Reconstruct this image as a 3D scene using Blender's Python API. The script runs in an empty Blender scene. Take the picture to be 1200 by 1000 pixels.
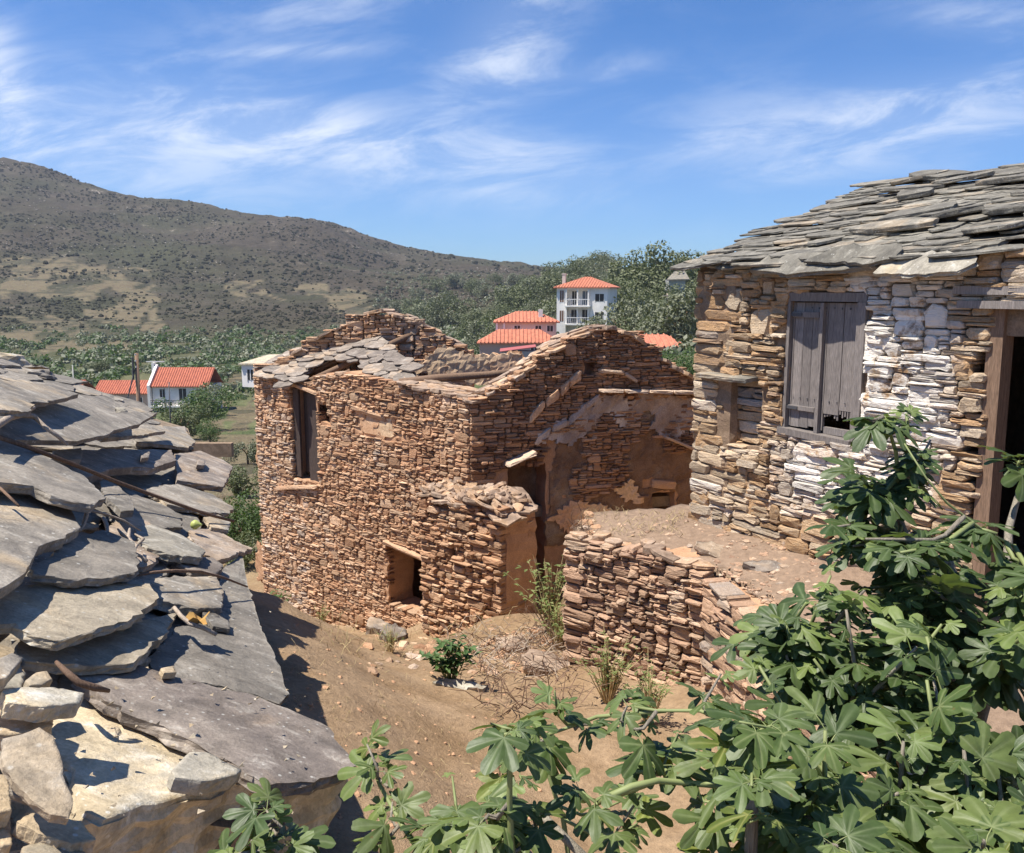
import bpy, bmesh, math, random
import numpy as np
from mathutils import Vector, Matrix, noise as mnoise

R = random.Random(7)
rnd = R.random
def ru(a, b): return a + (b - a) * rnd()
scene = bpy.context.scene
COL = scene.collection

# ------------------------------------------------------------------ camera
PITCH = math.radians(9.09)
F = 1000.0                                    # focal length in px of a 1200 px wide picture
cam_d = bpy.data.cameras.new("camera"); cam = bpy.data.objects.new("camera", cam_d); COL.objects.link(cam)
cam.location = (0, 0, 0); cam.rotation_euler = (math.radians(90) - PITCH, 0, 0)
cam_d.sensor_width = 36; cam_d.lens = 36 * F / 1200; cam_d.clip_start = 0.05; cam_d.clip_end = 6000
scene.camera = cam

# ------------------------------------------------------------------ light
SUN_AZ = Vector((-0.965, -0.26, 0)).normalized()      # towards the sun
SUN_EL = math.radians(66)
EXPO = 0.75
sd = bpy.data.lights.new("sun", 'SUN'); sd.energy = 5.0; sd.angle = math.radians(0.53); sd.color = (1, 0.94, 0.84)
sun = bpy.data.objects.new("sun", sd); COL.objects.link(sun)
sdir = Vector((SUN_AZ.x * math.cos(SUN_EL), SUN_AZ.y * math.cos(SUN_EL), math.sin(SUN_EL)))
sun.rotation_euler = sdir.to_track_quat('Z', 'Y').to_euler()
scene.view_settings.view_transform = 'Standard'; scene.view_settings.look = 'None'
scene.view_settings.exposure = EXPO; scene.view_settings.gamma = 1; scene.view_settings.use_curve_mapping = False

class NT:
    """tiny node-tree helper"""
    def __init__(s, tree): s.t = tree; s.n = tree.nodes; s.l = tree.links
    def node(s, kind, **kw):
        n = s.n.new(kind)
        for k, v in kw.items(): setattr(n, k, v)
        return n
    def put(s, sock, v):
        if hasattr(v, 'links'): s.l.new(v, sock)
        elif isinstance(v, (tuple, list)) and len(v) == 3 and sock.type == 'RGBA': sock.default_value = (*v, 1)
        else: sock.default_value = v
    def math(s, op, a, b=None, c=None, clamp=False):
        n = s.node('ShaderNodeMath', operation=op); n.use_clamp = clamp
        s.put(n.inputs[0], a)
        if b is not None: s.put(n.inputs[1], b)
        if c is not None: s.put(n.inputs[2], c)
        return n.outputs[0]
    def mix(s, fac, a, b, blend='MIX'):
        n = s.node('ShaderNodeMix', data_type='RGBA', blend_type=blend)
        s.put(n.inputs[0], fac); s.put(n.inputs[6], a); s.put(n.inputs[7], b); return n.outputs[2]
    def noise(s, vec, scale, detail=4, rough=0.55, dist=0.0):
        n = s.node('ShaderNodeTexNoise')
        if vec is not None: s.put(n.inputs['Vector'], vec)
        n.inputs['Scale'].default_value = scale; n.inputs['Detail'].default_value = detail
        n.inputs['Roughness'].default_value = rough; n.inputs['Distortion'].default_value = dist
        return n.outputs[0]
    def ramp(s, fac, stops):
        n = s.node('ShaderNodeValToRGB'); cr = n.color_ramp
        while len(cr.elements) < len(stops): cr.elements.new(0.5)
        for e, (p, c) in zip(cr.elements, stops):
            e.position = p; e.color = (*c, 1) if isinstance(c, (tuple, list)) else (c, c, c, 1)
        s.put(n.inputs[0], fac); return n.outputs[0]
    def vmul(s, vec, k):
        n = s.node('ShaderNodeVectorMath', operation='MULTIPLY'); s.put(n.inputs[0], vec); n.inputs[1].default_value = k
        return n.outputs[0]
    def smooth(s, x, a, b):
        n = s.node('ShaderNodeMapRange', interpolation_type='SMOOTHSTEP')
        s.put(n.inputs[0], x); n.inputs[1].default_value = a; n.inputs[2].default_value = b; return n.outputs[0]

# ------------------------------------------------------------------ sky
world = bpy.data.worlds.new("World"); scene.world = world; world.use_nodes = True
w = NT(world.node_tree); w.n.clear()
sky = w.node('ShaderNodeTexSky', sky_type='NISHITA'); sky.sun_disc = False
sky.sun_elevation = SUN_EL; sky.sun_rotation = math.atan2(SUN_AZ.x, SUN_AZ.y)
sky.air_density = 1.0; sky.dust_density = 0.25; sky.ozone_density = 2.2; sky.altitude = 60
tc = w.node('ShaderNodeTexCoord'); sep = w.node('ShaderNodeSeparateXYZ'); w.l.new(tc.outputs['Generated'], sep.inputs[0])
dx, dy, dz = sep.outputs
ay = w.math('MAXIMUM', w.math('ABSOLUTE', dy), 0.08)
sx = w.math('DIVIDE', dx, ay); sz = w.math('DIVIDE', dz, ay)
def lobe(cs, cz, ls, lz, ang, amp):
    c, s_ = math.cos(ang), math.sin(ang)
    a = w.math('SUBTRACT', sx, cs); b = w.math('SUBTRACT', sz, cz)
    p = w.math('DIVIDE', w.math('ADD', w.math('MULTIPLY', a, c), w.math('MULTIPLY', b, s_)), ls)
    q = w.math('DIVIDE', w.math('SUBTRACT', w.math('MULTIPLY', b, c), w.math('MULTIPLY', a, s_)), lz)
    r2 = w.math('ADD', w.math('MULTIPLY', p, p), w.math('MULTIPLY', q, q))
    return w.math('MULTIPLY', w.math('EXPONENT', w.math('MULTIPLY', r2, -1)), amp)
def sxz(u, v):
    x = (u - 600) / F; y = (500 - v) / F; Y = math.cos(PITCH) + y * math.sin(PITCH); Z = -math.sin(PITCH) + y * math.cos(PITCH)
    return x / Y, Z / Y
tot = None
for (u, v, lu, lv, deg, amp) in [(0, 90, 30, 90, 8, .9), (200, 150, 260, 52, -7, 1.0), (420, 165, 180, 36, -10, .75), (320, 62, 120, 9, 3, .6),
        (600, 25, 80, 42, 35, .75), (590, 85, 70, 28, 15, .7), (640, 190, 90, 26, -18, .6), (590, 225, 60, 16, -10, .45), (1040, 140, 200, 42, 4, 1.0),
        (1150, 25, 100, 22, -6, .6), (1190, 95, 60, 18, 0, .6), (380, 10, 130, 26, 8, .5), (700, 85, 60, 13, 10, .5), (800, 175, 60, 14, 12, .45), (930, 200, 90, 16, 8, .45),
        (100, 195, 170, 30, -14, .45)]:
    cs, cz = sxz(u, v); L = lobe(cs, cz, lu / F, lv / F, math.radians(deg), amp)
    tot = L if tot is None else w.math('ADD', tot, L)
cmb = w.node('ShaderNodeCombineXYZ'); w.l.new(sx, cmb.inputs[0]); w.l.new(sz, cmb.inputs[1])
rot = w.node('ShaderNodeVectorRotate', rotation_type='Z_AXIS'); w.l.new(cmb.outputs[0], rot.inputs['Vector']); rot.inputs['Angle'].default_value = -0.12
wisp = w.noise(w.vmul(rot.outputs[0], (1.5, 5.5, 1)), 3.4, 10, 0.66, .5)
soft = w.noise(w.vmul(rot.outputs[0], (1.2, 2.6, 1)), 2.2, 4, 0.5, 0.6)
wv = w.math('MULTIPLY', w.smooth(wisp, 0.40, 0.66), w.smooth(soft, 0.2, 0.5))
cl = w.math('MULTIPLY', w.math('MULTIPLY', tot, w.math('ADD', w.math('MULTIPLY', wv, 1.0), 0.26)), 0.52, clamp=True)
cl = w.math('ADD', cl, w.math('MULTIPLY', wv, 0.035))
lp = w.mix(w.smooth(dz, -0.02, 0.06), (0, 0, 0), (1, 1, 1))
hz = w.mix(1.0, sky.outputs[0], w.mix(w.smooth(dz, 0.0, 0.42), (0.58, 0.86, 1.36), (0.38, 0.80, 1.28)), 'MULTIPLY')
skyc = w.mix(w.math('MULTIPLY', cl, lp), hz, (9.0, 9.6, 10.6))
bg = w.node('ShaderNodeBackground'); w.l.new(skyc, bg.inputs[0]); bg.inputs[1].default_value = 0.066
out = w.node('ShaderNodeOutputWorld'); w.l.new(bg.outputs[0], out.inputs[0])

# ------------------------------------------------------------------ picture rays -> places
cp, sp = math.cos(PITCH), math.sin(PITCH)
def ray(u, v):
    x = (u - 600) / F; y = (500 - v) / F
    return np.array([x, cp + y * sp, -sp + y * cp])
def at_Y(u, v, Y):
    d = ray(u, v); return d * (Y / d[1])
def on_z(u, v, z):
    d = ray(u, v); return d * (z / d[2])
def on_plane(u, v, p0, n):
    d = ray(u, v); return d * (np.dot(p0, n) / np.dot(d, n))

# ------------------------------------------------------------------ mesh + object helpers
def link(o, parent=None):
    COL.objects.link(o)
    if parent is not None: o.parent = parent
    return o
def make_mesh(name, V, Fc, mat, tone=None, smooth=False, mats=None, midx=None):
    m = bpy.data.meshes.new(name)
    m.from_pydata([tuple(map(float, v)) for v in V], [], Fc)
    if mats:
        for x in mats: m.materials.append(x)
        if midx is not None: m.polygons.foreach_set('material_index', midx)
    else: m.materials.append(mat)
    if tone is not None:
        a = m.color_attributes.new('tone', 'FLOAT_COLOR', 'POINT')
        arr = np.ones((len(V), 4), dtype=np.float32); t = np.asarray(tone, dtype=np.float32)
        if t.ndim == 1 and len(t) == 3: arr[:, :3] = t
        else: arr[:, :3] = t
        a.data.foreach_set('color', arr.ravel())
    if smooth is True: m.polygons.foreach_set('use_smooth', [True] * len(m.polygons))
    elif smooth: m.polygons.foreach_set('use_smooth', smooth)
    m.update(); return m
def obj(name, mesh, parent=None, **props):
    o = bpy.data.objects.new(name, mesh); link(o, parent)
    for k, v in props.items(): o[k] = v
    return o
def thing(name, label, cat, loc=(0, 0, 0), group=None):
    o = bpy.data.objects.new(name, None); COL.objects.link(o); o.location = tuple(map(float, loc)); o.empty_display_size = 0.1
    o['label'] = label; o['category'] = cat
    if group: o['group'] = group
    return o
class MB:
    """collects vertices/faces (local to an origin) and builds one mesh"""
    def __init__(s, org=(0, 0, 0)): s.V = []; s.F = []; s.T = []; s.o = np.array(org, float)
    def add(s, V, Fc, tone=(0.5, 0, 0.5)):
        b = len(s.V); V = np.asarray(V, float)
        s.V.extend(V - s.o); s.F.extend([tuple(i + b for i in f) for f in Fc])
        t = np.asarray(tone, float)
        s.T.extend([tone] * len(V) if t.ndim == 1 else list(t))
    def box(s, c, ex, ey, ez, hx, hy, hz, tone=(0.5, 0, 0.5)):
        c = np.array(c, float); ex, ey, ez = map(lambda q: np.array(q, float), (ex, ey, ez))
        V = [c + ex * hx * i + ey * hy * j + ez * hz * k for k in (-1, 1) for j in (-1, 1) for i in (-1, 1)]
        s.add(V, [(0, 2, 3, 1), (4, 5, 7, 6), (0, 1, 5, 4), (2, 6, 7, 3), (0, 4, 6, 2), (1, 3, 7, 5)], tone)
    def tube(s, P, rad, seg=6, tone=(0.5, 0, 0.5)):
        P = [np.array(p, float) for p in P]; n = len(P)
        if not hasattr(rad, '__len__'): rad = [rad] * n
        V = []; Fc = []
        for i, p in enumerate(P):
            t = P[min(i + 1, n - 1)] - P[max(i - 1, 0)]; t = t / (np.linalg.norm(t) + 1e-9)
            a = np.cross(t, [0, 0, 1.0] if abs(t[2]) < 0.9 else [1.0, 0, 0]); a /= np.linalg.norm(a); b = np.cross(t, a)
            for k in range(seg):
                g = 2 * math.pi * k / seg; V.append(p + (a * math.cos(g) + b * math.sin(g)) * rad[i])
        for i in range(n - 1):
            for k in range(seg):
                k2 = (k + 1) % seg; Fc.append((i * seg + k, i * seg + k2, (i + 1) * seg + k2, (i + 1) * seg + k))
        Fc.append(tuple(range(seg - 1, -1, -1))); Fc.append(tuple((n - 1) * seg + k for k in range(seg)))
        s.add(V, Fc, tone)
    def prism(s, poly, top, bot, tone=(0.5, 0, 0.5)):
        n = len(poly); V = [(x, y, bot) for x, y in poly] + [(x, y, top) for x, y in poly]
        s.add(V, [tuple(range(n - 1, -1, -1)), tuple(range(n, 2 * n))] + [(i, (i + 1) % n, n + (i + 1) % n, n + i) for i in range(n)], tone)
    def build(s, name, mat, parent=None, smooth=False, **props):
        m = make_mesh(name, s.V, s.F, mat, s.T if s.T else None, smooth)
        o = obj(name, m, parent, **props)
        if parent is None: o.location = tuple(s.o)
        return o

# ------------------------------------------------------------------ materials
def new_mat(name, rough=0.9, spec=0.25):
    m = bpy.data.materials.new(name); m.use_nodes = True; t = NT(m.node_tree)
    b = t.n['Principled BSDF']; b.inputs['Roughness'].default_value = rough; b.inputs['Specular IOR Level'].default_value = spec
    return m, t, b
def bump(t, b, h, strength=0.5, dist=0.02):
    n = t.node('ShaderNodeBump'); n.inputs['Strength'].default_value = strength; n.inputs['Distance'].default_value = dist
    t.put(n.inputs['Height'], h); t.l.new(n.outputs[0], b.inputs['Normal'])
def attr(t, name='tone'):
    a = t.node('ShaderNodeAttribute', attribute_name=name); s = t.node('ShaderNodeSeparateColor'); t.l.new(a.outputs['Color'], s.inputs[0])
    return s.outputs
def wpos(t): return t.node('ShaderNodeNewGeometry').outputs['Position']

def rubble_mat(name, stops, dirt=(0.25, 0.15, 0.09), white=(0.78, 0.76, 0.71), lay=7.0, dirt_amt=.5):
    """schist rubble; tone.r picks the colour, tone.g whitewash, tone.b a per stone value"""
    m, t, b = new_mat(name, 0.92, 0.2)
    P = wpos(t); a = attr(t)
    lam = t.noise(t.vmul(P, (1, 1, lay)), 9, 6, 0.65, 0.3)
    fine = t.noise(P, 60, 5, 0.7)
    pick = t.math('ADD', a[0], t.math('MULTIPLY', t.math('SUBTRACT', lam, 0.5), 0.5))
    c = t.ramp(pick, stops)
    c = t.mix(1.0, c, t.ramp(fine, [(0.3, 0.72), (0.7, 1.2)]), 'MULTIPLY')
    big = t.noise(P, 1.4, 4, 0.6)
    c = t.mix(t.math('MULTIPLY', t.smooth(big, 0.45, 0.7), dirt_amt), c, dirt)
    spk = t.noise(P, 22, 3, 0.6)
    c = t.mix(t.math('MULTIPLY', t.smooth(spk, 0.62, 0.74), 0.5), c, (0.5, 0.45, 0.38))
    wm = t.math('MULTIPLY', a[1], t.smooth(t.math('ADD', t.math('MULTIPLY', t.noise(P, 13, 5, 0.7), .6), t.math('MULTIPLY', t.noise(P, 3.5, 4, 0.6), .4)), 0.36, 0.5))
    c = t.mix(wm, c, white)
    c = t.mix(1.0, c, t.ramp(a[2], [(0, 0.66), (1, 1.25)]), 'MULTIPLY')
    t.put(b.inputs['Base Color'], c)
    med = t.noise(t.vmul(P, (1, 1, 2.2)), 26, 5, .7, .4)
    bump(t, b, t.math('ADD', t.math('ADD', t.math('MULTIPLY', lam, 0.8), t.math('MULTIPLY', med, .8)), t.math('MULTIPLY', fine, 0.4)), 0.9, 0.028)
    return m
M_ruin = rubble_mat('rust_rubble', [(0.0, (0.2, 0.11, 0.068)), (0.25, (0.39, 0.213, 0.122)), (0.5, (0.5, 0.3, 0.178)), (0.75, (0.58, 0.4, 0.265)), (1.0, (0.5, 0.41, 0.34))], (0.53, 0.31, 0.18), dirt_amt=.55)
M_house = rubble_mat('ochre_rubble', [(0.0, (0.2, 0.14, 0.105)), (0.22, (0.32, 0.225, 0.16)), (0.42, (0.47, 0.29, 0.15)), (0.6, (0.5, 0.375, 0.25)), (0.8, (0.56, 0.45, 0.33)), (1.0, (0.37, 0.34, 0.325))], (0.42, 0.28, 0.16), white=(.8, .745, .67), dirt_amt=.35)
M_terr = rubble_mat('mauve_rubble', [(0.0, (0.23, 0.15, 0.11)), (0.3, (0.38, 0.24, 0.165)), (0.55, (0.5, 0.32, 0.21)), (0.8, (0.56, 0.41, 0.29)), (1.0, (0.42, 0.35, 0.3))], (0.46, 0.31, 0.2), dirt_amt=.4)

def earth_mat(name, c1, c2, scale=3, c3=None, bs=.6, bd=.03):
    m, t, b = new_mat(name, 0.97, 0.1); P = wpos(t)
    n1 = t.noise(P, scale, 6, 0.6); n2 = t.noise(P, scale * 14, 5, 0.7)
    c = t.mix(t.smooth(n1, .35, .65), c1, c2)
    if c3: c = t.mix(t.smooth(t.noise(P, scale * .45, 3, .5), .5, .68), c, c3)
    c = t.mix(1.0, c, t.ramp(n2, [(0.3, 0.7), (0.7, 1.25)]), 'MULTIPLY')
    t.put(b.inputs['Base Color'], c); bump(t, b, t.math('ADD', n1, t.math('MULTIPLY', n2, .5)), bs, bd); return m
M_mortar = earth_mat('clay_mortar', (0.42, 0.245, 0.145), (0.52, 0.315, 0.19), 5)
M_mortar2 = earth_mat('pale_mortar', (0.22, 0.155, 0.105), (0.31, 0.22, 0.15), 5)
M_plaster = earth_mat('orange_plaster', (0.52, 0.31, 0.18), (0.6, 0.41, 0.27), 2.2, (0.62, 0.45, 0.29), .5, .02)
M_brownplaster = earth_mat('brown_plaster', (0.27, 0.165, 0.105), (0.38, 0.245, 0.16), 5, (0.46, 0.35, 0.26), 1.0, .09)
M_deck = earth_mat('roof_earth', (0.20, 0.155, 0.115), (0.31, 0.24, 0.17), 6)

def slate_mat(name, base, alt, ochre, oc=.35, pale=(0.45, 0.44, 0.41), k=1.0, g=1.0):
    base, alt, ochre, pale = [tuple(min(.8, q * g) for q in c_) for c_ in (base, alt, ochre, pale)]
    m, t, b = new_mat(name, 0.7, 0.22); P = wpos(t)
    oi = t.node('ShaderNodeObjectInfo').outputs['Random']
    n0 = t.noise(P, 1.7 * k, 5, 0.6, .4); n1 = t.noise(t.vmul(P, (1, 1.6, 1)), 7 * k, 7, 0.68, .6); n2 = t.noise(P, 75 * k, 4, 0.7)
    c = t.mix(t.smooth(n0, .35, .65), base, alt)
    f = t.math('ADD', t.math('MULTIPLY', t.math('SUBTRACT', oi, 0.5), 0.3), t.noise(P, 2.6 * k, 5, 0.65, .5))
    c = t.mix(t.math('MULTIPLY', t.smooth(f, .74 - oc * .5, .95 - oc * .5), .9), c, ochre)
    c = t.mix(t.math('MULTIPLY', t.smooth(n1, .52, .72), .55), c, pale)
    c = t.mix(1.0, c, t.ramp(n1, [(0.3, .72), (0.7, 1.18)]), 'MULTIPLY')
    n5 = t.noise(t.vmul(P, (1, 1.3, 1)), 4.5 * k, 5, .62, .8); c = t.mix(1.0, c, t.ramp(t.math('SNAP', t.math('ADD', n5, t.math('MULTIPLY', n1, .12)), .085), [(.38, .72), (.55, 1.02), (.75, 1.25)]), 'MULTIPLY')
    vo = t.node('ShaderNodeTexVoronoi'); t.put(vo.inputs['Vector'], P); vo.inputs['Scale'].default_value = 26 * k
    lich = t.math('MULTIPLY', t.smooth(vo.outputs['Distance'], .22, .10), t.smooth(t.noise(P, 5 * k, 3, .6), .47, .58))
    c = t.mix(t.math('MULTIPLY', lich, .6), c, (.58, .57, .52))
    c = t.mix(1.0, c, t.ramp(n2, [(0.3, .8), (0.72, 1.18)]), 'MULTIPLY')
    c = t.mix(1.0, c, t.ramp(oi, [(0, .78), (1, 1.18)]), 'MULTIPLY')
    t.put(b.inputs['Base Color'], c)
    t.put(b.inputs['Roughness'], t.ramp(n1, [(0.3, .6), (0.7, .9)]))
    n4 = t.noise(t.vmul(P, (1, 1.3, 1)), 4.5 * k, 5, .62, .8); st = t.math('SNAP', t.math('ADD', n4, t.math('MULTIPLY', n1, .12)), .085)
    bump(t, b, t.math('ADD', t.math('ADD', t.math('MULTIPLY', n1, .8), t.math('MULTIPLY', st, 1.3)), t.math('MULTIPLY', n2, .35)), .8, .014 / k); return m
M_slate = slate_mat('grey_schist', (0.14, 0.125, 0.105), (0.205, 0.18, 0.148), (0.27, 0.21, 0.14), .38, (.27, .255, .225), g=1.45)
M_slate_o = slate_mat('ochre_schist', (0.24, 0.21, 0.16), (0.29, 0.245, 0.18), (0.34, 0.26, 0.165), .7, (.33, .3, .25), g=1.45)
M_slate_p = slate_mat('pale_schist', (0.225, 0.205, 0.17), (0.285, 0.255, 0.2), (0.34, 0.275, 0.18), .55, (.36, .35, .32), g=1.5)
M_slate_r = slate_mat('roof_schist', (0.165, 0.152, 0.128), (0.23, 0.212, 0.175), (0.3, 0.24, 0.17), .35, (.34, .32, .275), 1.2, 1.0)
M_slate_b = slate_mat('brown_schist', (0.19, 0.158, 0.135), (0.27, 0.225, 0.185), (0.32, 0.24, 0.17), .5, (.4, .37, .32), 1.2, 1.12)

def wood_mat(name, c1, c2, ax='Z', k=1.0):
    m, t, b = new_mat(name, 0.85, 0.2); P = t.node('ShaderNodeTexCoord').outputs['Object']
    sc = {'Z': (14, 14, 1.1), 'X': (1.1, 14, 14), 'Y': (14, 1.1, 14)}[ax]
    n = t.noise(t.vmul(P, sc), 3 * k, 7, 0.65, .5); n2 = t.noise(t.vmul(P, sc), 14 * k, 4, 0.6)
    c = t.mix(n, c1, c2); c = t.mix(1.0, c, t.ramp(n2, [(0.3, .6), (0.65, 1.2)]), 'MULTIPLY')
    oi = t.node('ShaderNodeObjectInfo').outputs['Random']; c = t.mix(1.0, c, t.ramp(oi, [(0, .8), (1, 1.15)]), 'MULTIPLY')
    t.put(b.inputs['Base Color'], c); bump(t, b, t.math('ADD', n, n2), .7, .006); return m
M_wood = wood_mat('weathered_wood', (0.15, 0.13, 0.12), (0.33, 0.29, 0.265))
M_woodd = wood_mat('dark_old_wood', (0.045, 0.032, 0.028), (0.10, 0.075, 0.065))
M_woodb = wood_mat('brown_beam', (0.14, 0.085, 0.055), (0.33, 0.22, 0.15))
M_twig = wood_mat('dry_twig', (0.26, 0.2, 0.15), (0.5, 0.42, 0.34))
M_twigd = wood_mat('dark_twig', (0.12, 0.075, 0.05), (0.25, 0.16, 0.11))
M_straw = wood_mat('straw', (0.38, 0.28, 0.14), (0.55, 0.44, 0.25))

def plain(name, c, rough=.8, spec=.3, var=.2, scale=4, k3=0.0):
    m, t, b = new_mat(name, rough, spec); P = wpos(t); n = t.noise(P, scale, 5, .6)
    t.put(b.inputs['Base Color'], t.mix(1.0, c, t.ramp(n, [(0.25, 1 - var), (0.75, 1 + var)]), 'MULTIPLY')); return m
M_white = plain('white_render', (0.8, 0.76, 0.71), .85, .2, .13, .9)
M_cream = plain('cream_render', (0.62, 0.54, 0.46), .9, .2, .08, .8)
M_pink = plain('pink_render', (0.5, 0.36, 0.3), .9, .2, .1, .8)
M_dark = plain('dark_opening', (0.03, 0.028, 0.027), .6, .4, .2)
M_glass = plain('window_glass', (0.03, 0.035, 0.04), .12, .6, .1)
M_iron = plain('dark_metal', (0.06, 0.06, 0.065), .6, .5, .2)
M_bluedoor = plain('blue_grey_shutter', (0.1, 0.13, 0.17), .6, .4, .1)
M_brownsh = plain('brown_shutter', (0.16, 0.08, 0.05), .7, .3, .1)
M_grey = plain('grey_cement', (0.38, 0.37, 0.35), .9, .2, .15, 2)
def tile_mat(name, c):
    m, t, b = new_mat(name, .85, .25); P = t.node('ShaderNodeTexCoord').outputs['Object']
    n = t.noise(P, 2.5, 5, .6); n2 = t.noise(P, 9, 2, .5)
    cc = t.mix(t.smooth(n, .35, .7), c, (c[0] * .72, c[1] * .7, c[2] * .75)); cc = t.mix(1.0, cc, t.ramp(n2, [(0.3, .8), (0.7, 1.15)]), 'MULTIPLY')
    t.put(b.inputs['Base Color'], cc); return m
M_tile = tile_mat('terracotta_tiles', (0.5, 0.165, 0.1))
M_tile2 = tile_mat('orange_tiles', (0.54, 0.2, 0.12))

def leaf_mat(name, c1, c2, under, trans=.35, rough=.5, vein=True):
    m, t, b = new_mat(name, rough, .38); a = attr(t); oi = t.node('ShaderNodeObjectInfo').outputs['Random']
    mixf = t.math('FRACT', t.math('ADD', a[0], oi))
    c = t.mix(mixf, c1, c2)
    if vein: c = t.mix(t.math('MULTIPLY', t.math('POWER', a[1], 1.6), .7), c, (.24, .28, .14))
    geo = t.node('ShaderNodeNewGeometry')
    if vein:
        c = t.mix(1.0, c, t.ramp(oi, [(0, (.7, .75, .75)), (.45, (1, 1, 1)), (.9, (1.12, 1.08, .95)), (1, (1.4, 1.2, .8))]), 'MULTIPLY')
        c = t.mix(t.math('MULTIPLY', t.smooth(t.noise(geo.outputs['Position'], 34, 3, .6), .68, .74), .75), c, (.16, .11, .04))
    c = t.mix(geo.outputs['Backfacing'], c, under)
    nz = t.noise(geo.outputs['Position'], 22, 3, .6); c = t.mix(1.0, c, t.ramp(nz, [(0.3, .82), (0.7, 1.15)]), 'MULTIPLY')
    t.put(b.inputs['Base Color'], c)
    tr = t.node('ShaderNodeBsdfTranslucent'); t.put(tr.inputs[0], t.mix(1.0, c, (1.1, 1.25, .45), 'MULTIPLY'))
    mx = t.node('ShaderNodeMixShader'); mx.inputs[0].default_value = trans
    t.l.new(b.outputs[0], mx.inputs[1]); t.l.new(tr.outputs[0], mx.inputs[2])
    t.l.new(mx.outputs[0], t.n['Material Output'].inputs[0])
    if vein: bump(t, b, t.math('ADD', t.math('MULTIPLY', a[1], -.5), t.math('MULTIPLY', nz, .6)), .5, .006)
    return m
M_fig = leaf_mat('fig_leaf', (0.062, 0.1, 0.028), (0.118, 0.155, 0.048), (0.15, 0.185, 0.08), .25, .48)
M_figy = leaf_mat('young_fig_leaf', (0.13, 0.18, 0.05), (0.17, 0.225, 0.075), (0.18, 0.22, 0.1), .3, .5)
M_bush = leaf_mat('bush_leaf', (0.05, 0.10, 0.028), (0.10, 0.165, 0.05), (0.10, 0.14, 0.06), .25, .6, False)
M_olive = leaf_mat('olive_leaf', (0.105, 0.12, 0.062), (0.18, 0.19, 0.11), (0.18, 0.19, 0.125), .15, .6, False)
M_oak = leaf_mat('oak_leaf', (0.08, 0.105, 0.042), (0.145, 0.165, 0.072), (0.13, 0.145, 0.07), .15, .6, False)
M_pine = leaf_mat('bright_pine_leaf', (0.05, 0.105, 0.02), (0.09, 0.155, 0.035), (0.08, 0.12, 0.04), .25, .6, False)
M_weed = leaf_mat('weed_leaf', (0.13, 0.18, 0.05), (0.22, 0.24, 0.09), (0.2, 0.22, 0.1), .3, .6, False)
M_bark = wood_mat('fig_bark', (0.16, 0.14, 0.11), (0.32, 0.28, 0.22))
M_stem = plain('green_stem', (0.2, 0.23, 0.09), .6, .4, .15)
# ================================================================== THE GROUND
TERR = [(.49, 7.6), (1.55, 6.62), (1.75, 5.9), (2.1, 3.0), (2.3, -3.0), (30, -3.0), (30, 30), (9, 30), (4.6, 13.9), (1.8, 8.42), (.75, 8.3)]
EDGE = TERR[:5]
laneY = [-6, 2, 5.7, 8.5, 9.8, 12.4, 14, 18]; laneZ = [-2.7, -2.9, -3.15, -3.75, -4.3, -5.15, -5.4, -5.6]
def inpoly(x, y, P):
    c = np.zeros(x.shape, bool); n = len(P); j = n - 1
    for i in range(n):
        xi, yi = P[i]; xj, yj = P[j]
        cond = ((yi > y) != (yj > y)) & (x < (xj - xi) * (y - yi) / (yj - yi + 1e-12) + xi)
        c ^= cond; j = i
    return c
def segdist(x, y, P):
    d = np.full(x.shape, 1e9)
    for (ax, ay), (bx, by) in zip(P[:-1], P[1:]):
        vx, vy = bx - ax, by - ay; t = np.clip(((x - ax) * vx + (y - ay) * vy) / (vx * vx + vy * vy), 0, 1)
        d = np.minimum(d, np.hypot(x - ax - t * vx, y - ay - t * vy))
    return d
def wob(x, y):
    return .05 * np.sin(x * 2.1 + y * 1.3) + .04 * np.sin(x * 4.7 - y * 3.9 + 1) + .025 * np.sin(x * 9.1 + y * 7.3)
# distant terrain: z table over (s = x/y, y)
FS = [-1.3, -.6, -.4, -.25, -.12, 0, .1, .2, .4, 1.3]
FY = [18, 30, 60, 100, 130, 170, 250, 350, 500, 700, 900, 1050, 1500, 3000]
def rr(u, v): d = ray(u, v); return d[2] / d[1]
sil = {-1.3: .16, -.6: rr(0, 184), -.4: rr(203, 235), -.25: rr(350, 251), -.12: rr(480, 291), 0: rr(600, 313), .1: rr(700, 319), .2: rr(800, 322), .4: .02, 1.3: .02}
FZ = []
for s_ in FS:
    top = sil[s_] * 900
    if s_ <= -.25: z = [-5.7, -8, -12.5, -16.5, -18.3, -18.6, -18.5, -15.5, -15.5 + (top + 15.5) * .16, -15.5 + (top + 15.5) * .52, top, top * .93, top * .5, 0]
    elif s_ == -.12: z = [-5.7, -8, -11, -14, -15.5, -16, -15, -12, -4, 15, top, top * .9, 10, 0]
    elif s_ == 0: z = [-5.8, -7.2, -8.5, -10, -10.5, -10.5, -8, -3, 4, 13, top, top * .9, 5, 0]
    elif s_ == .1: z = [-5.6, -6.6, -7, -7.6, -8, -6, -1, 4, 9, 14, top, top * .9, 5, 0]
    else: z = [-3.5, -4, -4.5, -5, -4.5, 0, 4, 6, 9, 13, top, top * .8, 5, 0]
    FZ.append(z)
FZ = np.array(FZ); FS = np.array(FS); FY = np.array(FY, float)
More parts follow.
